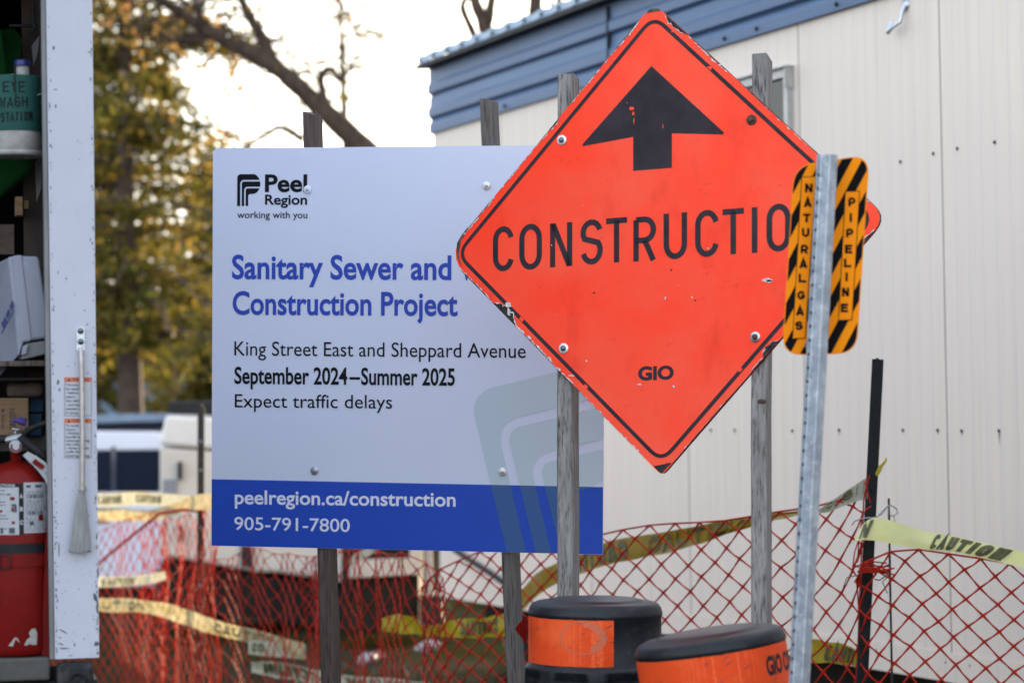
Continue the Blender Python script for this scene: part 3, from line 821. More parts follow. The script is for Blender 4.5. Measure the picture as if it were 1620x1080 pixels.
# hook on the wall
hs_, hz = TS(1434, 27); hk = MB()
c = TP(hs_, 0, hz)
hk.tube([c + TD * 0 - TN * .004 + Vector((0, 0, .05)), c - TN * .02 + Vector((0, 0, .02)), c - TN * .03 + Vector((0, 0, -.02)), c - TD * .02 - TN * .06 + Vector((0, 0, -.045)),
         c - TD * .05 - TN * .06 + Vector((0, 0, -.06)), c - TD * .07 - TN * .045 + Vector((0, 0, -.04)), c - TD * .065 - TN * .03 + Vector((0, 0, -.015))], .010, 8)
hk.lathe([(.028, 0), (.028, .006), (.0001, .01)], 12, lambda x, y, z, c=c: c + TD * x - TN * z + Vector((0, 0, y + .05)))
hk.build('hook', M['zinc'], tr_)
# cable hanging on the wall's far end
cb = MB(); q = [TS(725, 868), TS(752, 886), TS(782, 905), TS(806, 922), TS(826, 950)]
cb.tube([TP(a, -.03, b) for a, b in q], .016, 6); cb.build('cable', M['rubber'], tr_)

# ------------------------------------------------------------------ machines and vehicles behind the fence
def extrude_px(mb, pts, Y0, Y1, mi=0):
    """a real solid: the outline seen at depth Y0, pushed straight back to Y1"""
    a = [at(x, y, Y0) for x, y in pts]
    n = len(a)
    d = Vector((0, Y1 - Y0, 0)); vs_ = a + [p_ + d for p_ in a]
    mb.add(vs_, [tuple(range(n)), tuple(range(2 * n - 1, n - 1, -1))] + [(i, i + n, (i + 1) % n + n, (i + 1) % n) for i in range(n)], False, mi)

YG = 19.5
gb = at(400, 655, YG)
gen = thing('tow_compressor', 'white and beige tow-behind compressor with a black lid behind the board', 'compressor', (gb.x, YG, 0))
mb = MB(); extrude_px(mb, [(251, 704), (262, 656), (600, 668), (600, 722), (400, 716)], YG, YG + 1.3); mb.build('upper_hood', M['white_paint'], gen, .03)
mb = MB(); extrude_px(mb, [(252, 706), (400, 718), (600, 724), (600, 930), (440, 906), (405, 905), (252, 878)], YG + .02, YG + 1.28); mb.build('lower_body', M['beige_paint'], gen, .03)
mb = MB(); extrude_px(mb, [(266, 634), (600, 630), (600, 664), (266, 654)], YG + .06, YG + 1.2); mb.build('lid', M['dark_steel'], gen, .02)
mb = MB(); extrude_px(mb, [(281, 730), (287, 730), (287, 758), (281, 758)], YG - .03, YG + .01); mb.build('latch', M['dark_steel'], gen)
mb = MB(); extrude_px(mb, [(282, 830), (288, 830), (288, 856), (282, 856)], YG - .03, YG + .01); mb.build('latch', M['dark_steel'], gen)
mb = MB(); extrude_px(mb, [(258, 758), (279, 758), (279, 792), (258, 792)], YG - .006, YG + .01); mb.build('data_plate', M['print_grey'], gen)
mb = MB(); extrude_px(mb, [(381, 862), (398, 864), (398, 897), (381, 894)], YG - .03, YG + .01); mb.build('latch', M['dark_steel'], gen)
mb = MB(); extrude_px(mb, [(256, 884), (405, 910), (590, 936), (590, 1000), (256, 960)], YG + .1, YG + 1.2); mb.build('frame', M['chassis'], gen)
for xx in (300, 470):
    wc = at(xx, 1000, YG); mb = MB()
    mb.lathe([(.10, -.1), (.30, -.1), (.33, -.07), (.33, .07), (.30, .1), (.10, .1)], 24, lambda x, y, z, wc=wc: Vector((wc.x + x, YG + .62 + z, .33 + y)))
    mb.build('wheel', M['tyre'], gen)

# second machine: dark box with a light grey guard
YE = 18.2
eb = at(620, 655, YE)
en = thing('pump_trailer', 'low dark pump trailer with a light grey guard rail beside the cream trailer', 'pump', (eb.x, YE, 0))
mb = MB(); extrude_px(mb, [(540, 850), (662, 850), (662, 1000), (540, 1000)], YE + .08, YE + 1.0); mb.build('engine_box', M['chassis'], en, .02)
mb = MB(); extrude_px(mb, [(553, 886), (648, 882), (648, 872), (651, 842), (668, 842), (668, 908), (553, 914)], YE, YE + .05); mb.build('guard_rail', M['alu'], en, .005)
mb = MB(); extrude_px(mb, [(672, 848), (682, 848), (686, 955), (674, 955)], YE - .02, YE + .04); mb.build('stand', M['board_edge'], en)
mb = MB(); extrude_px(mb, [(664, 940), (700, 940), (700, 995), (664, 995)], YE - .02, YE + .3); mb.build('battery_box', M['dark_steel'], en, .01)

def car(name, label, Y0, roof, belt, sill, x1, body_m, lower_y, depth, wheels):
    """a car seen from the side: roof and pillars, a glass band, the body below it"""
    b0 = at(x1 - 300, 655, Y0)
    t = thing(name, label, 'car', (b0.x, Y0, 0))
    return t

YC = 23.0
cb_ = at(60, 655, YC)
cw = thing('parked_car', 'white parked car with a dark window band beside the white truck pillar', 'car', (cb_.x, YC, 0))
mb = MB(); extrude_px(mb, [(-260, 712), (-225, 694), (-120, 684), (120, 682), (240, 683), (286, 690), (320, 706), (316, 711), (-258, 718)], YC + .12, YC + 1.5); mb.build('roof', M['car_white'], cw, .03)
mb = MB(); extrude_px(mb, [(-330, 776), (-258, 720), (316, 708), (380, 774)], YC + .14, YC + 1.48); wnd = mb.build('window', M['car_glass'], cw, .02)
mb = MB()
for xa in (176, 18): extrude_px(mb, [(xa, 706), (xa + 7, 706), (xa + 7, 778), (xa, 778)], YC + .12, YC + .16)
mb.build('pillar', M['car_dark'], wnd)
mb = MB(); extrude_px(mb, [(-430, 800), (-330, 780), (380, 778), (520, 800), (545, 850), (545, 930), (-440, 930), (-445, 850)], YC, YC + 1.6); mb.build('body', M['car_white'], cw, .05)
mb = MB(); extrude_px(mb, [(-400, 932), (520, 932), (520, 952), (-400, 952)], YC + .06, YC + 1.5); mb.build('sill', M['chassis'], cw)
mb = MB(); extrude_px(mb, [(140, 816), (172, 814), (174, 826), (140, 828)], YC - .015, YC + .02); mb.build('tail_lamp', M['red_lamp'], cw)
for xx in (-250, 350):
    wc = at(xx, 940, YC); wh = MB()
    wh.lathe([(.2, -.1), (.3, -.1), (.33, -.07), (.33, .1), (.2, .1)], 24, lambda x, y, z, wc=wc: Vector((wc.x + x, YC - .03 + z, .33 + y)))
    wo_ = wh.build('wheel', M['tyre'], cw)
    rm = MB(); rm.lathe([(.2, -.09), (.17, -.05), (.0001, -.06)], 20, lambda x, y, z, wc=wc: Vector((wc.x + x, YC - .03 + z, .33 + y))); rm.build('rim', M['alu'], wo_)

YD = 27.5
cb_ = at(60, 655, YD)
ck = thing('parked_car', 'dark blue parked car with a pale roof rim behind the white car', 'car', (cb_.x, YD, 0))
mb = MB(); extrude_px(mb, [(-260, 690), (-200, 670), (-60, 660), (120, 656), (230, 654), (300, 656), (364, 664), (230, 666), (120, 670), (-60, 676), (-250, 696)], YD + .1, YD + 1.5); mb.build('roof', M['roof_blue'], ck)
mb = MB(); extrude_px(mb, [(-300, 740), (-250, 697), (-60, 677), (120, 671), (230, 667), (362, 666), (420, 740)], YD + .14, YD + 1.48); mb.build('window', M['car_glass'], ck, .02)
mb = MB(); extrude_px(mb, [(-420, 760), (-300, 742), (420, 742), (540, 770), (560, 880), (-430, 880)], YD, YD + 1.6); mb.build('body', M['car_dark'], ck, .05)
for xx in (-230, 340):
    wc = at(xx, 890, YD); wh = MB()
    wh.lathe([(.0001, -.1), (.3, -.1), (.33, -.07), (.33, .1), (.2, .1)], 24, lambda x, y, z, wc=wc: Vector((wc.x + x, YD - .03 + z, .33 + y)))
    wh.build('wheel', M['tyre'], ck)

# ------------------------------------------------------------------ fence posts, orange netting, caution tape
FY = [(-100, 17.0), (140, 15.3), (318, 13.9), (500, 12.3), (690, 10.7), (955, 9.9), (1375, 9.0), (1900, 8.85)]
def fence_y(px):
    """depth of the fence line where it passes a column of the photograph"""
    for (a, ya), (b, yb) in zip(FY, FY[1:]):
        if px <= b: return ya + (yb - ya) * (px - a) / (b - a)
    return FY[-1][1]

def cr(p0, p1, p2, p3, t):
    return .5 * ((2 * p1) + (p2 - p0) * t + (2 * p0 - 5 * p1 + 4 * p2 - p3) * t * t + (3 * p1 - p0 - 3 * p2 + p3) * t ** 3)

def tpost(name, label, ptop, pbot, mats, wid, stud, step):
    a, b = Vector(ptop), Vector(pbot)
    d = (a - b).normalized(); g0 = b - d * (b.z / d.z)
    t = thing(name, label, 'fence post', g0)
    x = Vector((1, 0, 0)) - d * d.x; x.normalize(); y = d.cross(x)
    if y.y < 0: y = -y
    mb = MB()
    def slab(xa, xb, ya, yb, p, q):
        mb.hexa([p + x * xa + y * ya, p + x * xb + y * ya, p + x * xb + y * yb, p + x * xa + y * yb],
                [q + x * xa + y * ya, q + x * xb + y * ya, q + x * xb + y * yb, q + x * xa + y * yb])
    slab(-wid / 2, wid / 2, 0, .005, g0, a); slab(-.0035, .0035, .0055, .035, g0, a + d * .004)
    mb.build('shaft', mats, t)
    L = (a - g0).length; k = 0.12
    me = None
    while k < L - .05:
        c = g0 + d * k - y * .0005
        if me is None:
            sb = MB(); sb.hexa([x * -.003 + y * -.005, x * .003 + y * -.005, x * .003 + d * .010 + y * -.005, d * .010 + y * -.005 - x * .003], [x * -.005, x * .005, x * .005 + d * .014, d * .014 - x * .005])
            me = sb.build('stud', stud, t, world=False); me.location = c - g0
        else:
            o = me.copy(); COL.objects.link(o); o.location = c - g0
        k += step
    return t
tpost('fence_post', 'black steel fence post carrying the orange net in front of the trailer wall', at(1389, 568, 9.0), at(1365, 1060, 9.0), M['tpost'], .039, M['tpost'], .30)
tpost('fence_post', 'thin dark rusty fence post between the truck and the white project board', at(318, 641, 13.9), at(317, 1060, 13.9), M['tpost_rust'], .036, M['galv'], .15)
q = at(1408, 910, 9.05); mb = MB(); mb.tube([(q.x, q.y, 0), q, at(1406, 788, 9.05)], .004, 6); tag(mb.build('fence_rod', M['net_wire']), 'thin black rod tied beside the black fence post', 'rod')

def net(name, label, cols, mat_, seed, rad=.0023, wob=.018, cw=.05, ch=.046, group='orange net lengths along the fence'):
    """cols: (top, bottom) world points along the net; strands run both diagonals"""
    rng = random.Random(seed)
    n = len(cols); T = [Vector(c[0]) for c in cols]; B = [Vector(c[1]) for c in cols]
    L = [0]
    for i in range(n - 1): L.append(L[-1] + ((T[i + 1] - T[i]).length + (B[i + 1] - B[i]).length) * .5)
    H = sum((T[i] - B[i]).length for i in range(n)) / n
    NI = max(4, int(L[-1] / cw)); NJ = max(4, int(H / ch))
    def S(u, v):
        s = u * L[-1]; i = 0
        while i < n - 2 and L[i + 1] < s: i += 1
        t = (s - L[i]) / max(1e-6, L[i + 1] - L[i])
        i0, i3 = max(i - 1, 0), min(i + 2, n - 1)
        a = cr(T[i0], T[i], T[i + 1], T[i3], t); b = cr(B[i0], B[i], B[i + 1], B[i3], t)
        return b + (a - b) * v
    P = {}
    for j in range(NJ + 1):
        for i in range(NI + 1):
            if (i + j) % 2: continue
            p_ = S(i / NI, j / NJ)
            nz = noise.noise_vector(p_ * 2.3 + Vector((seed, 0, 0)))
            k = wob * (1.0 if 0 < j else .3)
            P[i, j] = p_ + Vector((nz.x * .8, nz.y * 1.6, nz.z * .9)) * k * 2 + Vector((rng.uniform(-1, 1), rng.uniform(-1, 1), rng.uniform(-1, 1))) * .004
    mb = MB()
    def chain(i, j, di):
        pts = []
        while (i, j) in P:
            pts.append(P[i, j]); i += di; j += 1
        if len(pts) < 2: return
        out = []
        for k in range(len(pts) - 1):
            out.append(pts[k])
            mid = (pts[k] + pts[k + 1]) / 2 + Vector((0, rng.uniform(-.004, .004), -rng.uniform(.0, .004)))
            out.append(mid)
        out.append(pts[-1])
        mb.tube(out, [rad * (1.6 if k % 2 == 0 else .9) for k in range(len(out))], 5, False)
    for i in range(0, NI + 1):
        if i % 2 == 0: chain(i, 0, 1); chain(i, 0, -1)
    for j in range(1, NJ + 1):
        if j % 2 == 0: chain(0, j, 1); 
        if (NI + j) % 2 == 0: chain(NI, j, -1)
    top = [P[i, NJ] for i in range(NI + 1) if (i, NJ) in P]
    mb.tube(top, rad * 1.2, 5, False)
    for e in (0, NI):
        mb.tube([P[e, j] for j in range(NJ + 1) if (e, j) in P], rad * 1.0, 5, False)
    o = mb.build(name, mat_)
    return tag(o, label, 'safety net', group)

def col(pxt, yt, pxb=None, dy=0.0, zb=.03, Y=None):
    Y = Y or fence_y(pxt)
    a = at(pxt, yt, Y + dy); b = at(pxb if pxb is not None else pxt, yt, Y + dy); b.z = zb
    return (a, b)

net('safety_net', 'orange net length hanging under the pale caution tape beside the black fence post',
    [col(1358, 900, 1352, -.03), col(1380, 885, 1372, -.05), col(1427, 866, 1425), col(1479, 872), col(1553, 884), col(1620, 894), col(1700, 902), col(1800, 905)], M['net_orange'], 3, .0030, .012, .051, .044)
net('safety_net', 'orange net length behind the barrels, between the board and the black fence post',
    [col(1369, 764, 1328, .02), col(1345, 785, 1318, .02), col(1300, 808, 1290, .02), col(1226, 815), col(1140, 824), col(1060, 832), col(955, 843), col(880, 853), col(800, 862), col(757, 872), col(712, 893), col(690, 905), col(668, 925)],
    M['net_orange'], 5, .0029, .012, .060, .046)
net('safety_net', 'slack orange net length below the middle of the project board',
    [col(700, 912), col(672, 894, None, .1), col(640, 880, 648, -.1), col(600, 870, 612, .12), col(570, 866, 588, -.12), col(545, 866, 560, .12), col(520, 870, 540, -.1), col(500, 880, 520, .1), col(480, 885, 490, -.1)],
    M['net_orange'], 9, .0023, .03, .055, .048)
zz = []
px_ = 500; k = 0
while px_ > 338:
    zz.append(col(px_, 872 - 10 * math.sin(px_ * .05), px_ + 10, (.07 if k % 2 else -.07))); px_ -= 20; k += 1
net('safety_net', 'bunched dark orange net in folds below the telephone number of the project board', zz, M['net_orange'], 13, .0021, .035, .060, .050)
zz = []
px_ = 345; k = 0
while px_ > 222:
    zz.append(col(px_, 808 + 14 * (k % 2) + max(0, 300 - px_) * .25, px_ - 8, (.12 if k % 2 else -.12))); px_ -= 13; k += 1
net('safety_net', 'sunlit orange net bunched in folds around the thin rusty fence post', zz, M['net_sunlit'], 17, .0021, .03, .06, .050)
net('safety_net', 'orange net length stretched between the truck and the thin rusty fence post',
    [col(262, 812, None, .25), col(240, 815, 236, .2), col(215, 822, None, .1), col(190, 828, None, .2), col(160, 838, None, .1), col(120, 842), col(60, 845)], M['net_sunlit'], 19, .0022, .02, .05, .046)
rp = MB(); rp.tube([at(322, 808, 13.8), at(288, 806, 13.9), at(252, 812, 14.1), at(205, 850, 14.4), at(159, 888, 14.7), at(110, 930, 15)], .009, 6)
tag(rp.build('net_rope', M['net_orange']), 'dark red edge rope sagging from the rusty fence post towards the truck', 'rope')

def ribbon(name, label, pts, m, text=None, tm=None, thick=.0012, group='caution tape pieces on the fence', sub=5, wr=.004, seed=1, flip=False):
    """pts: (px, y_top, y_bottom, depth, tilt of the lower edge in depth). text: (body, s0, s1, height share, slant)"""
    rng = random.Random(seed)
    Tn = [at(p[0], p[1], p[3]) for p in pts]; Bn = [at(p[0] + (p[5] if len(p) > 5 else 0), p[2], p[3] + p[4]) for p in pts]
    n = len(pts)
    def S(s, v):
        i = max(0, min(n - 2, int(s))); t = s - i; i0, i3 = max(i - 1, 0), min(i + 2, n - 1)
        a = cr(Tn[i0], Tn[i], Tn[i + 1], Tn[i3], t); b = cr(Bn[i0], Bn[i], Bn[i + 1], Bn[i3], t)
        p_ = b + (a - b) * v
        nz = noise.noise(Vector((s * 2.1 + seed * 3.7, v * 1.5, seed))) * wr * 2
        return p_ + Vector((0, nz, nz * .3))
    mb = MB(); NS = (n - 1) * sub; NV = 4
    vs_ = []
    for i in range(NS + 1):
        for j in range(NV + 1): vs_.append(S(i / sub, j / NV))
    fs = [(i * (NV + 1) + j, (i + 1) * (NV + 1) + j, (i + 1) * (NV + 1) + j + 1, i * (NV + 1) + j + 1) for i in range(NS) for j in range(NV)]
    mb.add(vs_, fs, True)
    o = mb.build(name, m)
    tag(o, label, 'caution tape', group)
    if text:
        for (body, s0, s1, v0, v1, slant) in text:
            tb_ = MB()
            L = (S(s1, .5) - S(s0, .5)).length; Hh = (S(s0, 1) - S(s0, 0)).length * (v1 - v0)
            adv = [.52 if ch == 'I' else 1.0 for ch in body]; tot = sum(adv); x = 0.0
            for ch, ad in zip(body, adv):
                xm = (x + ad / 2) / tot; x += ad
                wi = abs(L / tot / Hh) * (.30 if ch == 'I' else .84)
                def place(u, v, xm=xm, wi=wi, s0=s0, s1=s1, v0=v0, v1=v1, slant=slant, L=L, Hh=Hh):
                    ss_ = s0 + (s1 - s0) * (xm + (u - wi / 2 + slant * (v - .5)) * Hh / L)
                    return S(ss_, v0 + (v1 - v0) * v) - Vector((0, .007, 0))
                put_glyph(tb_, ch, place, wi, .29)
            tb_.build('lettering', M['tape_ink'], o, world=True)
    return o

ribbon('caution_tape', 'pale yellow caution tape stretched off from the black fence post, above the net', [(1352, 850, 862, 8.95, 0), (1383, 819, 853, 8.88, 0, -12), (1461, 839, 868, 8.87, 0, -8), (1516, 849, 874, 8.86, 0), (1620, 872, 898, 8.84, 0), (1720, 893, 920, 8.82, 0)], M['tape_pale'],
       [('N', .56, 1.02, .12, .92, .15), ('CAUTION', 2.28, 3.76, .08, .94, .62)], seed=2, wr=.005)
ribbon('caution_tape', 'small white patterned tape scrap tied up to the black fence post', [(1290, 808, 812, 9.2, 0), (1310, 795, 810, 9.15, 0), (1335, 778, 800, 9.1, 0), (1372, 755, 788, 9.0, 0)], M['tape_white'],
       [('IIOIISII', .3, 2.9, .35, .95, .5)], seed=3)
ribbon('caution_tape', 'olive yellow tape twisted along the net top behind the barrels', [(1300, 803, 808, 9.4, 0), (1226, 812, 822, 9.6, 0), (1130, 826, 852, 9.9, .02), (1040, 842, 878, 10.2, 0), (965, 856, 892, 10.5, .02), (905, 880, 912, 10.8, 0), (860, 900, 934, 11.0, .03), (832, 925, 960, 11.2, 0), (806, 955, 985, 11.3, 0)], M['tape_olive'],
       [('NOITUAC', 1.5, 3.2, .1, .9, -.2), ('CAUTION', 3.6, 5.2, .1, .9, .2)], seed=4, wr=.012)
ribbon('caution_tape', 'bright yellow crumpled tape strung across the slack net under the board', [(805, 968, 1004, 11.3, 0), (770, 976, 1008, 11.4, .02), (730, 979, 1008, 11.5, 0), (700, 984, 1006, 11.6, .05), (672, 990, 1006, 11.7, .05), (655, 976, 1002, 11.75, 0), (630, 971, 1001, 11.8, 0), (604, 978, 998, 11.9, 0)], M['tape_yellow'],
       [('NOITUAC', .55, 2.1, .15, .85, 0)], seed=5, wr=.012)
ribbon('caution_tape', 'yellow caution tape end hanging low between the barrels and the black fence post', [(1272, 1008, 1048, 9.4, 0), (1310, 1014, 1048, 9.3, 0), (1346, 1021, 1052, 9.2, 0), (1362, 1040, 1056, 9.15, 0)], M['tape_yellow'],
       [('CAUTI', .85, 2.2, .1, .9, .3)], seed=6, wr=.008)
ribbon('caution_tape', 'golden sunlit tape sloping down across the net beside the truck', [(60, 940, 958, 14.9, 0), (160, 946, 966, 14.5, 0), (236, 949, 970, 14.0, 0), (290, 962, 987, 13.8, 0), (345, 982, 1004, 13.5, 0), (420, 1000, 1022, 13.2, 0), (480, 1018, 1042, 12.8, 0)], M['tape_gold'],
       [('CAUTION', .6, 1.9, .15, .85, .1), ('CAUTION', 3.9, 5.2, .15, .85, .1)], seed=7, wr=.01)
ribbon('caution_tape', 'pale green tape scrap lying against the net below the board', [(393, 1012, 1034, 13.2, 0), (430, 1014, 1038, 13.1, 0), (484, 1018, 1042, 12.9, 0)], M['tape_white'],
       [('CO', .2, .75, .2, .85, .1)], seed=8)
ribbon('caution_tape', 'dirty white caution tape turned upside down at the foot of the net', [(398, 1046, 1062, 13.0, 0), (420, 1044, 1068, 12.95, 0), (470, 1050, 1076, 12.9, 0), (540, 1066, 1094, 12.7, 0), (620, 1074, 1096, 12.5, 0), (680, 1078, 1094, 12.4, 0)], M['tape_white'],
       [('NOITUAC', .9, 2.3, .9, .15, -.2), ('NOITUAC', 3.1, 4.5, .9, .15, -.2)], seed=9, wr=.012)
ribbon('caution_tape', 'white tape with faded print stretched across the white car', [(60, 772, 792, 15.6, 0), (160, 780, 801, 15.4, 0), (210, 777, 799, 15.2, 0), (256, 780, 800, 15.0, 0), (330, 786, 804, 14.4, 0)], M['tape_white'],
       [('CAUTION', .9, 1.6, .2, .8, 0), ('CAUTION', 2.1, 3.0, .2, .8, 0)], seed=10)
ribbon('caution_tape', 'cream sunlit tape lying along the net top by the rusty fence post', [(60, 806, 826, 15.5, 0), (160, 803, 824, 15.2, 0), (235, 806, 824, 14.8, 0), (275, 795, 815, 14.2, 0), (305, 784, 807, 13.8, 0), (336, 782, 806, 13.5, 0), (360, 784, 806, 13.4, 0)], M['tape_gold'], None, seed=11, wr=.01)
ribbon('caution_tape', 'faded lavender tape piece low on the net by the truck', [(60, 908, 926, 14.9, 0), (160, 912, 928, 14.7, 0), (230, 908, 924, 14.4, 0), (262, 902, 916, 14.3, 0)], M['tape_white'],
       [('CAUTION', 1.0, 1.7, .15, .85, 0)], seed=12)
ribbon('caution_tape', 'short white tape tail poking up behind the slack net under the board', [(552, 884, 898, 12.6, 0), (566, 872, 890, 12.5, 0), (582, 868, 880, 12.4, 0), (598, 864, 872, 12.3, 0)], M['tape_white'], None, seed=13)
ribbon('caution_tape', 'tiny yellow tape knot stuck high on the black fence post', [(1385, 748, 752, 8.99, 0), (1391, 737, 750, 8.98, 0), (1398, 730, 736, 8.97, 0), (1403, 722, 730, 8.97, 0)], M['tape_yellow'], None, seed=14)

# wire ties around the black post
wt = MB()
def wp(pts, r): wt.tube([at(*p_) for p_ in pts], r, 5, False)
wp([(1348, 830, 9.0), (1352, 824, 8.97), (1366, 819, 8.96), (1386, 818, 8.96), (1396, 812, 8.98), (1403, 802, 9.0), (1408, 798, 9.03), (1418, 804, 9.05), (1420, 812, 9.05), (1412, 816, 9.04), (1405, 813, 9.03), (1408, 800, 9.03)], .0022)
wp([(1388, 817, 8.97), (1396, 808, 8.98), (1404, 800, 9.0)], .0024)
wp([(1414, 815, 9.05), (1416, 826, 9.05), (1417, 836, 9.05)], .0014)
tag(wt.build('wire_tie', M['wire_steel']), 'twisted steel wire tie around the black fence post', 'wire tie')
zt_ = MB()
def zp(pts, r): zt_.tube([at(*p_) for p_ in pts], r, 5, False)
zp([(1357, 904, 8.98), (1364, 897, 8.95), (1380, 894, 8.94), (1398, 896, 8.96), (1408, 892, 9.0), (1409, 897, 9.04), (1400, 906, 9.0), (1384, 903, 8.95), (1366, 901, 8.95), (1358, 908, 8.97)], .0030)
zp([(1408, 898, 9.0), (1403, 909, 9.0), (1392, 917, 8.97), (1384, 916, 8.96)], .0022)
zp([(1409, 897, 9.0), (1406, 910, 9.0), (1396, 920, 8.98), (1404, 938, 8.98)], .0018)
zp([(1362, 908, 8.96), (1340, 913, 8.95), (1334, 929, 8.95)], .0018)
tag(zt_.build('cable_tie', M['net_wire']), 'black cable ties and cord knotted round the net at the black post', 'cable tie')
kn = MB(); rg = random.Random(31)
for i in range(9):
    y0 = 890 + rg.uniform(0, 14); kn.tube([at(1350 + rg.uniform(0, 12), y0 + rg.uniform(-8, 30), 8.97), at(1362, y0 + rg.uniform(-2, 4), 8.94), at(1382, y0 + rg.uniform(-3, 3), 8.93), at(1405 + rg.uniform(-4, 10), y0 + rg.uniform(-6, 20), 8.97)], .0026, 5, False)
for (pa, pb, pc) in (((1368, 762), (1372, 776), (1377, 795)), ((1375, 752), (1368, 780), (1366, 800)), ((1378, 800), (1370, 806), (1362, 818)), ((1372, 830), (1366, 860), (1356, 890)), ((1360, 850), (1352, 872), (1348, 905)), ((1366, 812), (1360, 840), (1357, 880))):
    kn.tube([at(*pa, 8.97), at(*pb, 8.96), at(*pc, 8.98)], .0024, 5, False)
tag(kn.build('net_knot', M['net_orange']), 'gathered orange net strands wrapped round the black fence post', 'net knot')

# litter below the board
for nm, lb, px, py, Y, m, s in (('litter', 'crumpled white wrapper on the ground below the board', 580, 1042, 16.6, 'litter_white', .05), ('litter', 'crumpled pink scrap beside the white wrapper', 596, 1036, 16.8, 'litter_pink', .04),
                                ('litter', 'pale plastic scrap on the ground under the yellow tape', 676, 1022, 17.2, 'litter_white', .06)):
    mb = MB(); rg = random.Random(px); c = at(px, py, Y); c.z = max(c.z, .03); vs_ = []
    for j in range(6):
        for i in range(9):
            th = math.pi * j / 5; ph = 2 * math.pi * i / 9; r = s * rg.uniform(.6, 1.3)
            vs_.append(c + Vector((r * 1.3 * math.sin(th) * math.cos(ph), r * math.sin(th) * math.sin(ph), r * .7 * math.cos(th))))
    mb.add(vs_, [(j * 9 + i, j * 9 + (i + 1) % 9, (j + 1) * 9 + (i + 1) % 9, (j + 1) * 9 + i) for j in range(5) for i in range(9)])
    tag(mb.build(nm, M[m]), lb, 'litter')

# ------------------------------------------------------------------ white project board
WB = Frame((-.324, 8.033, 1.800), R(-11.55), R(1.66), R(1.54))
hb_ = .61
pb = thing('project_sign', 'large white and blue municipal project board on two grey wooden posts', 'sign', (-.324, 8.08, 0))
mb = MB(); mb.solid([(-hb_, -hb_), (hb_, -hb_), (hb_, hb_), (-hb_ + .011, hb_), (-hb_, hb_ - .011)], 0, .004, WB.w, 0, 1)
mb.build('board', [M['board_white'], M['board_edge']], pb)
zl, zr = WB.px(335, 757.5)[1], WB.px(954, 770)[1]
mb = MB(); mb.poly([WB.w(-hb_ + .0005, -.0005, -hb_ + .0005), WB.w(hb_ - .0005, -.0005, -hb_ + .0005), WB.w(hb_ - .0005, -.0005, zr), WB.w(-hb_ + .0005, -.0005, zl)]); mb.build('blue_band', M['board_blue'], pb)

def emblem_strips():
    ex = lambda y: 190 + 92 * math.sqrt(max(0, 1 - ((y - 116) / 116) ** 2))
    s1o = [(0, 373), (0, 200), (0, 45)] + arc(45, 45, 45, 45, 180, 270, 6) + [(120, 0), (190, 0)] + [(190 + 92 * math.sin(a), 116 - 116 * math.cos(a)) for a in (.2, .4, .6, .8, 1.0)] + [(ex(60), 60), (ex(68), 68)]
    s1i = [(38, 373), (38, 200), (38, 113)] + arc(83, 113, 45, 45, 180, 270, 6) + [(130, 68), (190, 68)] + [(190 + 92 * math.sin(a) * .98, 68) for a in (.2, .4, .6, .8, 1.0)] + [(ex(68) - .5, 68), (ex(68), 68)]
    s2o = [(56, 373), (56, 200), (56, 113)] + arc(83, 113, 27, 27, 180, 270, 6) + [(200, 86)] + [(ex(86), 86), (ex(100), 100), (ex(116), 116), (ex(130), 130), (ex(148), 148)]
    s2i = [(86, 373), (86, 250), (86, 188)] + arc(126, 188, 40, 40, 180, 270, 6) + [(200, 148)] + [(ex(148) - 6, 148), (ex(148) - 4, 148), (ex(148) - 2, 148), (ex(148) - 1, 148), (ex(148), 148)]
    s3o = [(104, 373), (104, 300), (104, 188)] + arc(126, 188, 22, 22, 180, 270, 6) + [(160, 166), (195, 166), (220, 166), (245, 166), (260, 166), (ex(166), 166)]
    s3i = [(135, 373), (135, 300), (135, 260)] + arc(162, 260, 27, 27, 180, 270, 6) + [(175, 233), (195, 232), (222, 116 + 116 * math.sqrt(1 - (32 / 92) ** 2)), (247, 116 + 116 * math.sqrt(1 - (57 / 92) ** 2)), (262, 116 + 116 * math.sqrt(1 - (72 / 92) ** 2)), (ex(166), 166)]
    return [(s1o, s1i), (s2o, s2i), (s3o, s3i)]
def put_emblem(mb, fr, org, sc, ang, off, hull=None):
    ca, sa = math.cos(ang), math.sin(ang)
    f = lambda p: (org[0] + (p[0] * ca + p[1] * sa) * sc, org[1] + (p[0] * sa - p[1] * ca) * sc)
    for so, si in emblem_strips():
        for i in range(len(so) - 1):
            q = [f(so[i]), f(si[i]), f(si[i + 1]), f(so[i + 1])]
            q = [p for k_, p in enumerate(q) if (Vector(p) - Vector(q[k_ - 1])).length > 1e-6]
            if len(q) < 3: continue
            if hull: q = clip_convex(q, hull)
            if len(q) >= 3: mb.poly([fr.w(x, off, z) for x, z in q])
org = WB.px(375.4, 275.7)
k_ = (WB.px(412, 275.7)[0] - org[0]) / 282
mb = MB(); put_emblem(mb, WB, org, k_, R(0), -.0006); mb.build('emblem', M['ink_black'], pb)
big = WB.px(742.3, 621.7)
up = [(-hb_, zl), (hb_ - .001, zr), (hb_ - .001, hb_), (-hb_, hb_)]; dn = [(-hb_, -hb_ + .001), (hb_ - .001, -hb_ + .001), (hb_ - .001, zr), (-hb_, zl)]
mb = MB(); put_emblem(mb, WB, big, .00154, R(13.9), -.0009, up); mb.build('watermark', M['mark_teal'], pb)
mb = MB(); put_emblem(mb, WB, big, .00154, R(13.9), -.0009, dn); mb.build('watermark', M['mark_blue'], pb)
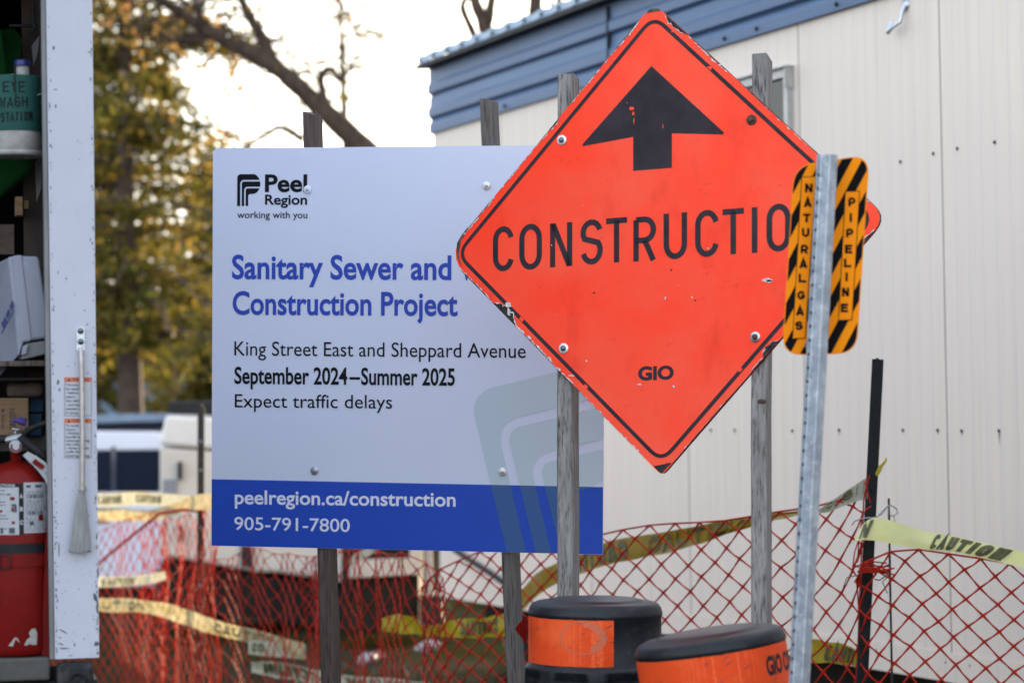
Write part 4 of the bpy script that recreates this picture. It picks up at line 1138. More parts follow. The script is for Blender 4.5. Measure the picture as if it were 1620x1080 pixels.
def wline(body, l, rgt, cap_px, m, bold, fit=None, spacing=1.0, off=-.0012):
    mb = MB(); a = WB.px(*l); b = WB.px(*rgt); cap = cap_px / 518.0
    put_text(mb, body, WB, a, b, cap, off, bold, spacing, fit); mb.build('lettering', M[m], pb)
wline('Peel', (419.2, 304), (486, 304), 28, 'ink_black', .028)
wline('Region', (419.4, 324), (486, 324), 16.2, 'ink_black', .022)
wline('working with you', (375.4, 345), (486.4, 345.4), 10.8, 'ink_black', .007)
wline('Sanitary Sewer and', (367, 441.4), (714, 443), 38.6, 'ink_blue', .022)
wline('Watermain', (727, 443), (766, 443.2), 38.6, 'ink_blue', .022, 'W')
wline('Construction Project', (368, 497.8), (724, 500), 37.5, 'ink_blue', .022)
wline('King Street East and Sheppard Avenue', (370.8, 562), (831.7, 566), 22.3, 'ink_black', .002)
wline('September 2024', (371, 607), (549.8, 608.5), 27.2, 'ink_black', .022)
wline('\u2014', (552.8, 608.5), (569.6, 608.7), 27.2, 'ink_black', .022)
wline('Summer 2025', (571.4, 608.7), (719.7, 610), 27.2, 'ink_black', .022)
wline('Expect traffic delays', (371.6, 644), (620.5, 646), 21.0, 'ink_black', .002)
wline('peelregion.ca/construction', (371.6, 797), (721, 801), 22.5, 'ink_white', .018)
wline('905-791-7800', (370.8, 837.5), (553.6, 841), 20.5, 'ink_white', .008)
nrm = -(WB.m @ Vector((0, 1, 0)))
for (a, b, m) in ((487, 300, 'ink_white'), (770, 294, 'washer'), (498, 744, 'galv'), (795, 746, 'washer')):
    x, z = WB.px(a, b); bolt(pb, WB.w(x, -.002, z), nrm, .0125, .0045, .006, M[m], M['zinc'] if m != 'galv' else M['galv'], 'screw')

def post_box(parent, name, ptop, pbot, wx, wy, yaw, m, chamfer=.004, jag=0.0, zbase=0.0):
    """a squared timber between two points (centre of its front face), extended to the ground"""
    a, b = Vector(ptop), Vector(pbot); d = (a - b).normalized(); g0 = b - d * ((b.z - zbase) / d.z)
    x = Vector((math.cos(yaw), math.sin(yaw), 0)); x = (x - d * x.dot(d)).normalized(); y = d.cross(x)
    if y.y < 0: y = -y
    mb = MB(); n = 26; c = chamfer
    sec = [(-wx / 2 + c, 0), (wx / 2 - c, 0), (wx / 2, c), (wx / 2, wy - c), (wx / 2 - c, wy), (-wx / 2 + c, wy), (-wx / 2, wy - c), (-wx / 2, c)]
    vs_ = []; rng = random.Random(int(abs(a.x) * 1000))
    for i in range(n + 1):
        k = i / n; p_ = g0 + (a - g0) * k
        wv = Vector((noise.noise(Vector((k * 7, a.x, 0))), 0, 0)) * .0035
        for (sx_, sy_) in sec:
            q = p_ + x * (sx_ + wv.x + noise.noise(Vector((k * 40, sx_ * 90, a.x))) * .0012) + y * sy_
            if i == n: q = q + d * rng.uniform(-jag, jag)
            vs_.append(q)
    fs = []
    for i in range(n):
        for k in range(8): fs.append((i * 8 + k, i * 8 + (k + 1) % 8, (i + 1) * 8 + (k + 1) % 8, (i + 1) * 8 + k))
    fs.append(tuple(range(n * 8, n * 8 + 8))); fs.append(tuple(range(7, -1, -1)))
    mb.add(vs_, fs)
    return mb.build(name, m, parent), g0
py_ = WB.w(-.3, .006, 0).y
# the timbers lean back with the board
def board_post(x_top, y_top, x_bot, y_bot, m):
    lx, lz = WB.px(x_top, y_top, .006); a = WB.w(lx, .006, lz)
    lx, lz = WB.px(x_bot, y_bot, .006); b = WB.w(lx, .006, lz)
    return post_box(pb, 'post', a, b, .040, .088, R(-11.5), M[m], .003, .012)
board_post(488, 180, 511, 880, 'wood_brown'); board_post(769, 158, 803, 880, 'wood_board_post')

# ------------------------------------------------------------------ orange construction sign
DS = Frame((.392, 7.0617, 2.0623), R(-26.2), R(-4.92), R(-2.12))
sd = .9 / math.sqrt(2)
cs = thing('construction_sign', 'bright orange diamond roadwork sign with a black arrow on two grey timbers', 'sign', (.392, 7.15, 0))
outl = rounded([(0, -sd), (sd, 0), (0, sd), (-sd, 0)], [.018, .05, .046, .085], 5)
mb = MB(); mb.solid(outl, 0, .012, DS.w, 0, 1)
mb.build('panel', [M['orange_sheet'], M['edge_black']], cs)
def diamond(d, r):
    s_ = sd - d * math.sqrt(2); return rounded([(0, -s_), (s_, 0), (0, s_), (-s_, 0)], r, 7)
bo, bi = diamond(.0205, .050), diamond(.0312, .036)
mb = MB()
for i in range(len(bo)):
    j = (i + 1) % len(bo)
    mb.poly([DS.w(bo[i][0], -.0005, bo[i][1]), DS.w(bo[j][0], -.0005, bo[j][1]), DS.w(bi[j][0], -.0005, bi[j][1]), DS.w(bi[i][0], -.0005, bi[i][1])])
mb.build('border', M['sign_black'], cs)
ar = [(1030.7, 104.8), (922, 228), (922, 231.5), (1001.9, 216.7), (1001.9, 270.4), (1063, 265.6), (1063, 211), (1144, 213), (1145.6, 210)]
mb = MB(); L_ = [DS.px(*p_) for p_ in ar]
mb.poly([DS.w(L_[i][0], -.0006, L_[i][1]) for i in (0, 1, 2, 3, 6, 7, 8)]); mb.poly([DS.w(L_[i][0], -.0006, L_[i][1]) for i in (3, 4, 5, 6)]); mb.build('arrow', M['sign_black'], cs)
LT = [('C', 780, 813, 358, 429, 796), ('O', 821.7, 857.4, 354, 426.5, 840), ('N', 870.3, 905.4, 352.5, 421.7, 888), ('S', 918.5, 953.7, 347, 418.5, 936), ('T', 959, 992, 344.5, 415, 975.5),
      ('R', 1002.2, 1038, 342.5, 412.5, 1020), ('U', 1050, 1087, 337, 410, 1068), ('C', 1099.8, 1137.4, 332, 406.5, 1118), ('T', 1143.3, 1177, 330, 402, 1160), ('I', 1188.9, 1198.8, 328, 400, 1194), ('O', 1212.8, 1251, 322.2, 397.8, 1232), ('N', 1266, 1304, 319.5, 393.5, 1285)]
mb = MB()
sl = -.077
for ch, xa, xb, ya, yb, xm in LT:
    cxm = (xa + xb) / 2
    p00 = Vector(DS.px(xa, yb - sl * (cxm - xa))); p10 = Vector(DS.px(xb, yb + sl * (xb - cxm))); p01 = Vector(DS.px(xa, ya - sl * (cxm - xa))); p11 = Vector(DS.px(xb, ya + sl * (xb - cxm)))
    Hh = ((p01 - p00).length + (p11 - p10).length) / 2; Wd = ((p10 - p00).length + (p11 - p01).length) / 2
    wi = Wd / Hh
    def place(u, v, p00=p00, p10=p10, p01=p01, p11=p11, wi=wi):
        k = u / wi
        q = (p00 * (1 - k) + p10 * k) * (1 - v) + (p01 * (1 - k) + p11 * k) * v
        return DS.w(q.x, -.0007, q.y)
    put_glyph(mb, ch, place, wi, .0155 / Hh)
mb.build('lettering', M['sign_black'], cs)
mb = MB(); put_text(mb, 'GIO', DS, DS.px(1009.5, 602), DS.px(1066, 600), 22 / 585, -.0007, .045); mb.build('lettering', M['sign_black'], cs)
nrm = -(DS.m @ Vector((0, 1, 0)))
for a, b, mw, mh in ((889, 222, 'washer', 'bolt_dark'), (1189, 190, 'rust', 'rust'), (892, 551, 'washer', 'bolt_dark'), (1195, 533, 'zinc', 'rust')):
    x, z = DS.px(a, b); bolt(cs, DS.w(x, -.0005, z), nrm, .0140, .0078, .0085, M[mw], M[mh])
# worn edges: jagged dark strips where the sheeting has peeled, white slivers along them
corners = {'T': (0, sd), 'R': (sd, 0), 'B': (0, -sd), 'L': (-sd, 0)}
eb_ = MB(); ew = MB(); ebr = MB(); rg = random.Random(77)
def wear(ca, cb, t0, t1, depth, mbk, white=.0, seed=0, end0=True, end1=True, wd=.004):
    A_, B_ = Vector(corners[ca]), Vector(corners[cb]); d = (B_ - A_); L = d.length; d.normalize(); nn = Vector((-d.y, d.x))
    if nn.dot(-A_) < 0: nn = -nn
    n = max(3, int((t1 - t0) * L / .006)); rr = random.Random(seed)
    prev = None
    for i in range(n + 1):
        t = t0 + (t1 - t0) * i / n
        e = 1.0
        if end0: e = min(e, (i / n) * 4)
        if end1: e = min(e, (1 - i / n) * 4)
        dep = max(.0006, depth * min(1, e) * (.55 + .75 * abs(noise.noise(Vector((t * 46, seed, 0)))) + rr.uniform(-.18, .18)))
        p0 = A_ + d * (t * L) + nn * .0004; p1 = p0 + nn * dep; p2 = p1 + nn * (wd * rr.uniform(.15, 1.0) if rr.random() < white else .0002)
        if prev:
            mbk.poly([DS.w(q.x, -.0010, q.y) for q in (prev[0], p0, p1, prev[1])])
            ew.poly([DS.w(q.x, -.0012, q.y) for q in (prev[1], p1, p2, prev[2])])
        prev = (p0, p1, p2)
wear('T', 'R', .055, .155, .016, eb_, .5, 1); wear('T', 'R', .16, .34, .003, eb_, .55, 2); wear('T', 'R', .38, .60, .0022, eb_, .25, 3); wear('T', 'R', .62, .93, .0018, eb_, .3, 4)
wear('L', 'T', .07, .24, .004, eb_, .6, 5); wear('L', 'T', .26, .42, .0015, eb_, .4, 6); wear('L', 'T', .44, .50, .003, eb_, .6, 7); wear('L', 'T', .50, .555, .008, eb_, .3, 8); wear('L', 'T', .60, .80, .0012, eb_, .2, 9); wear('L', 'T', .80, .93, .0035, eb_, .7, 10)
wear('L', 'B', .06, .22, .004, eb_, .6, 11); wear('L', 'B', .225, .335, .026, eb_, .5, 12, wd=.006); wear('L', 'B', .335, .54, .0035, eb_, .75, 13, wd=.007); wear('L', 'B', .54, .66, .0022, eb_, .4, 14); wear('L', 'B', .66, .92, .0012, eb_, .3, 15)
wear('R', 'B', .05, .12, .008, eb_, .8, 16); wear('R', 'B', .36, .46, .007, eb_, .4, 17); wear('R', 'B', .47, .54, .018, eb_, .3, 18); wear('R', 'B', .54, .60, .005, eb_, .6, 19); wear('R', 'B', .60, .95, .0022, eb_, .05, 20)
def patch(mbk, pts, off=-.0011): 
    q = [DS.px(*p_) for p_ in pts]; mbk.poly([DS.w(x, off, z) for x, z in q])
patch(eb_, [(1034, 737), (1042, 735.5), (1050, 734), (1058, 731.5), (1063, 732), (1050, 745), (1046.5, 749), (1040, 743)])
patch(ebr, [(1026, 17), (1031, 14.2), (1041, 14.2), (1046, 17), (1041, 18.2), (1033, 19.5), (1023, 21)])
patch(ebr, [(723.5, 384), (731, 371), (737, 364.5), (736, 370), (730, 380), (727.5, 392), (726, 402), (728, 412), (731, 421), (727, 416), (723, 404), (722.4, 394)])
patch(eb_, [(735, 366), (741, 359), (739, 366), (733, 376)])
eb_.build('worn_edge', M['edge_black'], cs)['kind'] = 'stuff'; ebr.build('worn_edge', M['edge_brown'], cs); ew.build('torn_sliver', M['chip_white'], cs)['kind'] = 'stuff'
cw_ = MB(); rg = random.Random(5)
def chip(mbk, px, py, rx, ry, n=9, off=-.0013):
    pts = [(px + rx * rg.uniform(.5, 1.1) * math.cos(6.283 * i / n), py + ry * rg.uniform(.5, 1.1) * math.sin(6.283 * i / n)) for i in range(n)]
    patch(mbk, pts, off)
for a in ((1215, 443, 9, 4.5), (804, 483, 7, 5), (805, 494, 3.5, 8), (928, 571, 2, 2), (896, 575, 0.1, .1), (873, 388, 1.2, 1.2), (1053, 472, 1.6, 3), (1120, 393, 1.3, 1.3), (1066, 611, 2.2, 2.2), (1012, 608, 5, 1), (905, 594, 6, 1.5), (1198, 231, .1, .1), (1095, 470, 1.2, 2), (1139, 103, 2.2, 1.6), (1298, 247, 4, 2)):
    chip(cw_, *a)
for i in range(14): chip(cw_, rg.uniform(830, 1230), rg.uniform(300, 620), rg.uniform(.3, .9), rg.uniform(.3, .9), 6)
cw_.build('paint_chips', M['chip_white'], cs)['kind'] = 'stuff'
cd_ = MB()
for a in ((1217, 444, 6, 2.6), (1062, 427, 2, 2), (940, 463, 2.4, 1.4), (1100, 475, 2, 2), (884, 207, .1, .1)): chip(cd_, *a, off=-.0015)
for i in range(16): chip(cd_, rg.uniform(830, 1230), rg.uniform(280, 640), rg.uniform(.4, 1.4), rg.uniform(.3, .7), 6, -.0014)
cd_.build('scratches', M['edge_black'], cs)['kind'] = 'stuff'
co = MB()
patch(co, [(824, 500.5), (829, 505), (826.5, 509.5), (821.5, 505)], -.0008); patch(co, [(925.5, 607), (930.5, 611.5), (928, 616), (923, 611.5)], -.0008); patch(co, [(1166, 584), (1170, 579), (1175, 583.5), (1170, 589)], -.0008)
for a in ((999, 172, 4.5, 4), (1002, 180, 2.4, 3), (992, 163, 1.6, .9), (1003, 192, .9, 6), (1049, 200, .6, 6), (1064, 50, 3, 2), (1123, 107, 5, 2.6), (1124, 110, 2, 2), (1165, 208, 2, .6)): chip(co, *a, off=-.0009)
co.build('touch_up', M['orange_sheet'], cs)
sf = MB(); rg = random.Random(44)
for (x, y, n_, sp) in ((1160, 450, 9, 16), (1110, 470, 5, 20), (1120, 425, 4, 10), (905, 250, 4, 12), (1075, 280, 5, 22), (850, 350, 3, 8), (1130, 560, 8, 40), (1000, 640, 9, 45), (950, 520, 6, 50), (1210, 300, 4, 20)):
    for i in range(n_):
        px_, py_ = x + rg.gauss(0, sp), y + rg.gauss(0, sp * .5); l = rg.uniform(3, 13); a = rg.uniform(-.9, .3); w__ = rg.uniform(.25, .6)
        dx, dy = math.cos(a) * l / 2, math.sin(a) * l / 2
        patch(sf, [(px_ - dx, py_ - dy), (px_ + dy * w__ / l, py_ - w__), (px_ + dx, py_ + dy), (px_ - dy * w__ / l, py_ + w__)], -.0004)
sf.build('scuffs', M['scuff_red'], cs)['kind'] = 'stuff'
def sign_post(xt, yt, xb, yb, lx, m):
    a = DS.w(lx, .030, 0); Y = a.y
    p1 = at(xt, yt, Y + .03 * 1); p0 = at(xb, yb, Y - .10)
    return post_box(cs, 'post', p1, p0, .042, .094, R(-13.5), M[m], .004, .006)
sign_post(893.5, 118, 893, 930, DS.px(894, 400)[0], 'wood_grey'); sign_post(1201, 87, 1201, 960, DS.px(1203, 400)[0], 'wood_grey')
kb = MB()
c = at(1205, 635, DS.w(DS.px(1203, 400)[0], .018, 0).y - .075)
kb.lathe([(.012, 0), (.008, .0015), (.0001, .002)], 14, lambda x, y, z, c=c: c + Vector((x, -z + .0, y * .55)))
kb.build('knot', M['knot'], cs)

# ------------------------------------------------------------------ pipeline marker (nearer than the focus)
PY = 6.0
PM = Frame(at(1306, 405, PY), R(-10))
pm = thing('pipeline_marker', 'black and orange striped gas pipeline marker on a leaning galvanised post', 'sign', (at(1256, 1250, PY).x, PY, 0))
quad = [PM.px(*q) for q in ((1237, 562), (1355.2, 559.2), (1375.8, 244.2), (1255.9, 262.3))]
hull = rounded(quad, .046, 7)
mb = MB(); mb.solid(hull, 0, .003, PM.w); mb.build('plate', M['marker_orange'], pm)
mb = MB()
for k in range(-6, 12):
    y0 = 345 + 61 * k
    band = [(1225, y0 + 47), (1225, y0 + 78), (1385, y0 + 78 - 1.88 * 160), (1385, y0 + 47 - 1.88 * 160)]
    q = [PM.px(*p_) for p_ in band]
    inner = rounded([PM.px(*q_) for q_ in ((1238.5, 560.5), (1354, 557.7), (1374, 245.8), (1257, 263.6))], .045, 7)
    q = clip_convex(q, inner)
    if len(q) >= 3: mb.poly([PM.w(x, -.0006, z) for x, z in q])
mb.build('stripes', M['marker_black'], pm)
def tbox_(pts):
    o_ = MB(); o_.poly([PM.w(x, -.0010, z) for x, z in [PM.px(*p_) for p_ in pts]]); c = (sum(p_[0] for p_ in pts) / 4, sum(p_[1] for p_ in pts) / 4)
    ins = [(p_[0] + (1.2 if p_[0] < c[0] else -1.2), p_[1] + (1.2 if p_[1] < c[1] else -1.2)) for p_ in pts]
    i_ = MB(); i_.poly([PM.w(x, -.0014, z) for x, z in [PM.px(*p_) for p_ in ins]])
    fo = o_.build('text_frame', M['marker_black'], pm); i_.build('text_panel', M['marker_orange'], fo)
tbox_([(1253.5, 536), (1274.5, 535.5), (1291.5, 279), (1268, 279.5)])
tbox_([(1326, 507), (1348.5, 506.5), (1360.5, 302), (1337, 302.5)])
def stack(body, ys, p0, p1, hpx, wpx):
    mb = MB()
    for ch, y in zip(body, ys):
        k = (y - p0[1]) / (p1[1] - p0[1]); x = p0[0] + (p1[0] - p0[0]) * k
        if ch == ' ': continue
        ww = wpx * (.36 if ch == 'I' else 1)
        a = Vector(PM.px(x - ww / 2, y + hpx / 2)); b = Vector(PM.px(x + ww / 2, y + hpx / 2)); c = Vector(PM.px(x - ww / 2, y - hpx / 2))
        Hh = (c - a).length; wi = (b - a).length / Hh
        def place(u, v, a=a, b=b, c=c, wi=wi):
            q = a + (b - a) * (u / wi) + (c - a) * v; return PM.w(q.x, -.0018, q.y)
        put_glyph(mb, ch, place, wi, .27)
    mb.build('lettering', M['marker_black'], pm)
stack('NATURAL GAS', [297.6, 320.7, 344.8, 368, 394, 417, 440, 454, 467, 492, 515], (1279.6, 297.6), (1264, 515), 14, 12)
stack('PIPELINE', [319.5, 344, 368.5, 394, 416, 438, 462, 487], (1347.8, 319.8), (1336, 487), 14, 11.5)
a = at(1311, 245, PY - .05); b = at(1266, 1085, PY - .05); d = (a - b).normalized(); g0 = b - d * (b.z / d.z)
phi = R(33)
x = Vector((math.cos(phi), math.sin(phi), 0)); x = (x - d * x.dot(d)).normalized(); y = d.cross(x)
if y.y < 0: y = -y
mid = [(-.031, .026), (-.021, .026), (-.0185, .023), (-.0150, .002), (-.012, 0), (.012, 0), (.0150, .002), (.0185, .023), (.021, .026), (.031, .026)]
sec = mid + [(.031, .029), (.0195, .029), (.0158, .0262), (.0122, .0052), (.010, .003), (-.010, .003), (-.0122, .0052), (-.0158, .0262), (-.0195, .029), (-.031, .029)]
mb = MB(); n = len(sec); vs_ = []
for p_ in (g0, a):
    for sx_, sy_ in sec: vs_.append(p_ + Vector((.0125, 0, 0)) + x * (sx_ * .84) + y * sy_)
fs = [(i, (i + 1) % n, n + (i + 1) % n, n + i) for i in range(n)]
nm_ = len(mid)
for i in range(nm_ - 1):
    j = n - 1 - i
    fs.append((n + i, n + i + 1, n + j - 1, n + j)); fs.append((i, i + 1, j - 1, j))
mb.add(vs_, fs); mb.build('post', M['galv'], pm)
hl = MB(); L = (a - g0).length; k = .05
while k < L - .03:
    c = g0 + d * k - y * -.0254 + x * (-.0216) + Vector((.0125, 0, 0))
    hl.lathe([(.0036, 0), (.0001, .0003)], 10, lambda u, v, w_, c=c: c + x * u + d * v * 1.2 - y * w_)
    k += .031
hl.build('post_holes', M['hole'], pm)
for (bx, by) in ((1297, 258), (1277, 546)):
    c = PM.wp(bx, by, -.02)
    mb = MB(); mb.tube([c + Vector((0, .022, 0)), c + Vector((0, -.006, 0))], .0045, 8); bo_ = mb.build('bolt', M['zinc'], pm)
    mb = MB(); mb.lathe([(.0085, 0), (.0085, .006), (.0001, .006)], 6, lambda u, v, w_, c=c: c + Vector((u, -.006 - w_, v)), smooth=False); mb.build('nut', M['bolt_dark'], bo_)

# ------------------------------------------------------------------ traffic barrels
def barrel(name, label, loc, rot_, r, H, band_a, worn, text):
    t = thing(name, label, 'traffic barrel', loc, 'black traffic barrels in front of the sign', rot_)
    s = r / .17
    prof = [(.0001, H + .004), (.105 * s, H + .004), (.118 * s, H + .001), (.124 * s, H - .004), (.148 * s, H - .004), (.160 * s, H - .009), (.167 * s, H - .018), (.1705 * s, H - .030), (.1705 * s, H - .036), (.168 * s, H - .040),
            (.168 * s, H - .158), (.171 * s, H - .161), (.1765 * s, H - .166), (.178 * s, H - .172)]
    zz_ = [H - .19, H - .196, H - .204, H - .23, H - .27, H - .31, H - .345, H - .352, H - .36, H - .375]
    prof += [(.178 * s + (H - .172 - z) * .02, z) for z in zz_]
    prof += [(.186 * s, H - .40), (.186 * s, H - .53), (.196 * s, H - .54), (.20 * s, H - .75), (.21 * s, H - .76), (.215 * s, .12), (.235 * s, .11), (.235 * s, .055), (.0001, .055)]
    def rf(rr, z, a):
        if H - .356 < z < H - .188:
            q = (math.degrees(a) + 360) % 45 - 22.5
            if abs(q) < 14: return rr - .022
        return rr
    mb = MB(); mb.lathe(list(reversed(prof)), 144, rf=rf); mb.build('body', M['drum_black'], t, world=False)
    bs = MB(); bs.lathe([(.0001, 0), (.29 * s, 0), (.30 * s, .008), (.30 * s, .04), (.285 * s, .052), (.0001, .052)], 40); bs.build('rubber_base', M['rubber'], t, world=False)
    def band(z0, z1, a0, a1, nm, m, rr, parent=t):
        b = MB(); n = 60; b.lathe([(rr, z0), (rr, z1)], n, a0=R(a0), a1=R(a1))
        for i in range(len(b.v)):
            v = b.v[i]; b.v[i] = v + Vector((0, 0, noise.noise(Vector((v.x * 60, v.y * 60, z0 if v.z < (z0 + z1) / 2 else z1))) * .0012))
        return b.build(nm, m, parent, world=False)
    bd = band(H - .155, H - .040, band_a[0], band_a[1], 'reflective_band', M['sheeting'], .169 * s)
    band(H - .525, H - .42, -180, 180, 'reflective_band', M['sheeting'], .187 * s)
    if worn:
        wm = MB(); cx, cz, R0 = worn
        for i in range(40):
            a0 = 6.283 * i / 40; a1 = 6.283 * (i + 1) / 40
            def wpt(a, k):
                rr = R0 * k; th = cx + rr * 1.15 * math.cos(a) / (.169 * s); z = cz + rr * .8 * math.sin(a)
                return (.1697 * s * math.sin(th), -.1697 * s * math.cos(th), z)
            kk = .62 + .30 * (math.cos(a0 - .2) < .2)
            wm.add([wpt(a0, kk), wpt(a0, 1), wpt(a1, 1), wpt(a1, kk)], [(0, 1, 2, 3)])
        wm.build('worn_ring', M['sheeting_worn'], bd, world=False)
    sc2 = MB(); rr = random.Random(int(loc[0] * 1000))
    for i in range(34):
        a = rr.uniform(-75, 75); z = H - rr.choice((rr.uniform(.005, .036), rr.uniform(.045, .15), rr.uniform(.06, .15), rr.uniform(.17, .19))); l = rr.uniform(1.5, 9); h = rr.uniform(.0004, .0016)
        if z < H - .16: rad_ = .1783 * s
        elif z < H - .042: rad_ = .1694 * s
        else: rad_ = .1709 * s if z < H - .028 else None
        if rad_ is None: continue
        P_ = []
        for k in range(5):
            t_ = R(a + l * k / 4); zz2 = z + rr.uniform(-.0008, .0008) + l * .0004 * k
            P_.append(((rad_ * math.sin(t_), -rad_ * math.cos(t_), zz2 - h * (1 - abs(k - 2) / 2.2)), (rad_ * math.sin(t_), -rad_ * math.cos(t_), zz2 + h * (1 - abs(k - 2) / 2.2))))
        for k in range(4): sc2.add([P_[k][0], P_[k + 1][0], P_[k + 1][1], P_[k][1]], [(0, 1, 2, 3)])
    sc2.build('scuffs', M['scuff_grey'], t, world=False)['kind'] = 'stuff'
    if text:
        tx = MB(); body, a0, a1, z0, z1 = text; nl = len(body)
        vs2, fs2 = text_mesh(body, .04); x0 = min(v.x for v in vs2); x1 = max(v.x for v in vs2); ch_ = cap_height() + .08
        out = []
        for v in vs2:
            th = R(a0 + (a1 - a0) * (v.x - x0) / (x1 - x0)); z = z0 + (z1 - z0) * (v.y + .04) / ch_
            out.append((.1698 * s * math.sin(th), -.1698 * s * math.cos(th), z))
        tx.add(out, fs2); tx.build('lettering', M['sign_black'], bd, world=False)
    return t
p_ = at(927, 948, 6.75)
b1 = barrel('traffic_barrel', 'upright black barrel with a worn orange band and a peeled flap', (p_.x, 6.75, 0), (0, R(1.2), 0), .17, p_.z, (-95, 14), (R(-12), p_.z - .083, .052), None)
fl = MB(); q = [at(832, 974, 6.7), at(832, 1017, 6.7), at(820, 1000, 6.66), at(814, 994, 6.65), at(822, 984, 6.67)]
fl.hexa([q[0], q[1], q[3], q[4]], [v + Vector((.002, .004, 0)) for v in (q[0], q[1], q[3], q[4])])
inv = Matrix.LocRotScale(b1.location, b1.rotation_euler, None).inverted()
fl.v = [inv @ v for v in fl.v]; fl.build('band_flap', M['ext_strap'], b1, world=False)
p_ = at(1124, 1002, 6.15); tl_ = R(-7.6)
Hh = 1.13
base = (p_.x - math.sin(tl_) * Hh, 6.18, p_.z - math.cos(tl_) * Hh)
Hh += base[2] - .03; base = (p_.x - math.sin(tl_) * Hh, 6.18, .03)
b2 = barrel('traffic_barrel', 'tilted black barrel in front with company letters on its orange band', base, (R(-1.5), tl_, R(6)), .177, Hh, (-110, 120), None, ('GIO CO', 33, 72, Hh - .108, Hh - .063))

# ------------------------------------------------------------------ work truck at the left edge
TK = Frame(at(115, 540, 6.3), R(12))
W_ = lambda px, py, off=0.0: TK.wp(px, py, off)
g0 = W_(120, 1000); g0.z = 0
tk = thing('work_truck', 'rear corner of a white work truck with scratched paint, open at the back', 'truck', g0)
xl_t, _z = TK.px(73, 0); xr_t, _z = TK.px(146, 0); zt = TK.px(110, -60)[1]; zb = TK.px(110, 1041)[1]
xl_b, _z = TK.px(87, 1040); xr_b, _z = TK.px(157, 1040)
xl = (xl_t + xl_b) / 2; xr = (xr_t + xr_b) / 2
jl_t = TK.px(72, -60)[0]; jr_t = TK.px(145.4, -60)[0]
mb = MB(); mb.solid([(xl_b, zb), (xr_b, zb), (jr_t, zt), (jl_t, zt)], 0, .05, TK.w)
mb.build('pillar', M['jamb_paint'], tk, .003)
# inner lip of the pillar
mb = MB(); mb.solid([(xl_b - .0115, zb), (xl_b - .0015, zb), (jl_t - .0015, zt), (jl_t - .0115, zt)], .004, .06, TK.w); mb.build('pillar_lip', M['jamb_grey'], tk, .001)
# box: right wall, roof, floor, back wall, left pillar
floor_z = zb + .004
mb = MB()
mb.box(-2.35, xr - .05, .052, 3.6, zt + .2, zt + .24, TK.w)
mb.box(-2.35, -2.31, .0, 3.6, zb, zt + .2, TK.w); mb.box(-2.31, xr - .05, 3.56, 3.598, zb, zt + .2, TK.w)
mb.box(-2.35, jr_t, .0, .05, zt + .002, zt + .198, TK.w)
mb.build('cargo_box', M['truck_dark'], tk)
mb = MB(); mb.box(xr - .046, xr - .012, .052, 3.6, zb, zt + .198, TK.w); mb.build('side_wall', M['jamb_paint'], tk)
mb = MB(); mb.box(-2.35, xl_b - .012, .002, 3.55, zb - .05, floor_z, TK.w); mb.build('floor', M['sill_grey'], tk, .006)
mb = MB(); mb.box(-2.35, xr_b, .03, .4, zb - .30, zb - .052, TK.w); mb.build('bumper', M['bumper'], tk, .012)
mb = MB(); x0, z0 = TK.px(90, 1082); x1, z1 = TK.px(146, 1046)
mb.box(x0, x1, -.05, .028, z0 - .05, z1, TK.w); bf = mb.build('dock_stop', M['bumper'], tk, .012)
cx, cz = TK.px(121, 1072); mb = MB(); mb.lathe([(.021, 0), (.021, .006), (.016, .007), (.014, .003), (.005, .003), (.0001, .004)], 20, lambda x, y, z: TK.w(cx + x, -.0505 - z, cz + y)); mb.build('bolt_cap', M['rubber'], bf)
for wx in (-.35, -1.9):
    wh = MB(); wh.lathe([(.0001, -.13), (.36, -.13), (.40, -.1), (.40, .1), (.36, .13), (.0001, .13)], 28, lambda x, y, z, wx=wx: TK.w(wx + z, 2.3 + x, 0) * 1.0 + Vector((0, 0, -TK.w(wx, 0, 0).z + .40 + y))); wh.build('wheel', M['tyre'], tk)
# scratched paint
pc = MB(); rg = random.Random(12)
def pchip(px, py, rx, ry, ang=0):
    n = 8; pts = []
    for i in range(n):
        a = 6.283 * i / n; k = rg.uniform(.55, 1.15); ux, uy = rx * k * math.cos(a), ry * k * math.sin(a)
        pts.append((px + ux * math.cos(ang) - uy * math.sin(ang), py + ux * math.sin(ang) + uy * math.cos(ang)))
    q = [TK.px(*p_) for p_ in pts]; pc.poly([TK.w(x, -.0006, z) for x, z in q])
for i in range(210):
    y = rg.uniform(20, 1038); dens = .25 + .75 * (y / 1040) ** 1.5
    if rg.random() > dens: continue
    k = y / 1040
    pchip(74 + 14 * k + abs(rg.gauss(0, 1.6)) + 1, y, rg.uniform(.4, 1.6), rg.uniform(.6, 3.0))
for i in range(150):
    y = rg.uniform(20, 1038); dens = .15 + .85 * (y / 1040) ** 2
    if rg.random() > dens: continue
    k = y / 1040
    pchip(145.5 + 11 * k - abs(rg.gauss(0, 1.5)) - 1, y, rg.uniform(.4, 1.5), rg.uniform(.7, 4.0))
for i in range(70):
    y = 1040 - abs(rg.gauss(0, 330))
    if y < 60: continue
    k = y / 1040; pchip(rg.uniform(80 + 12 * k, 140 + 10 * k), y, rg.uniform(.4, 1.5), rg.uniform(.4, 1.1), rg.uniform(-.6, .9))
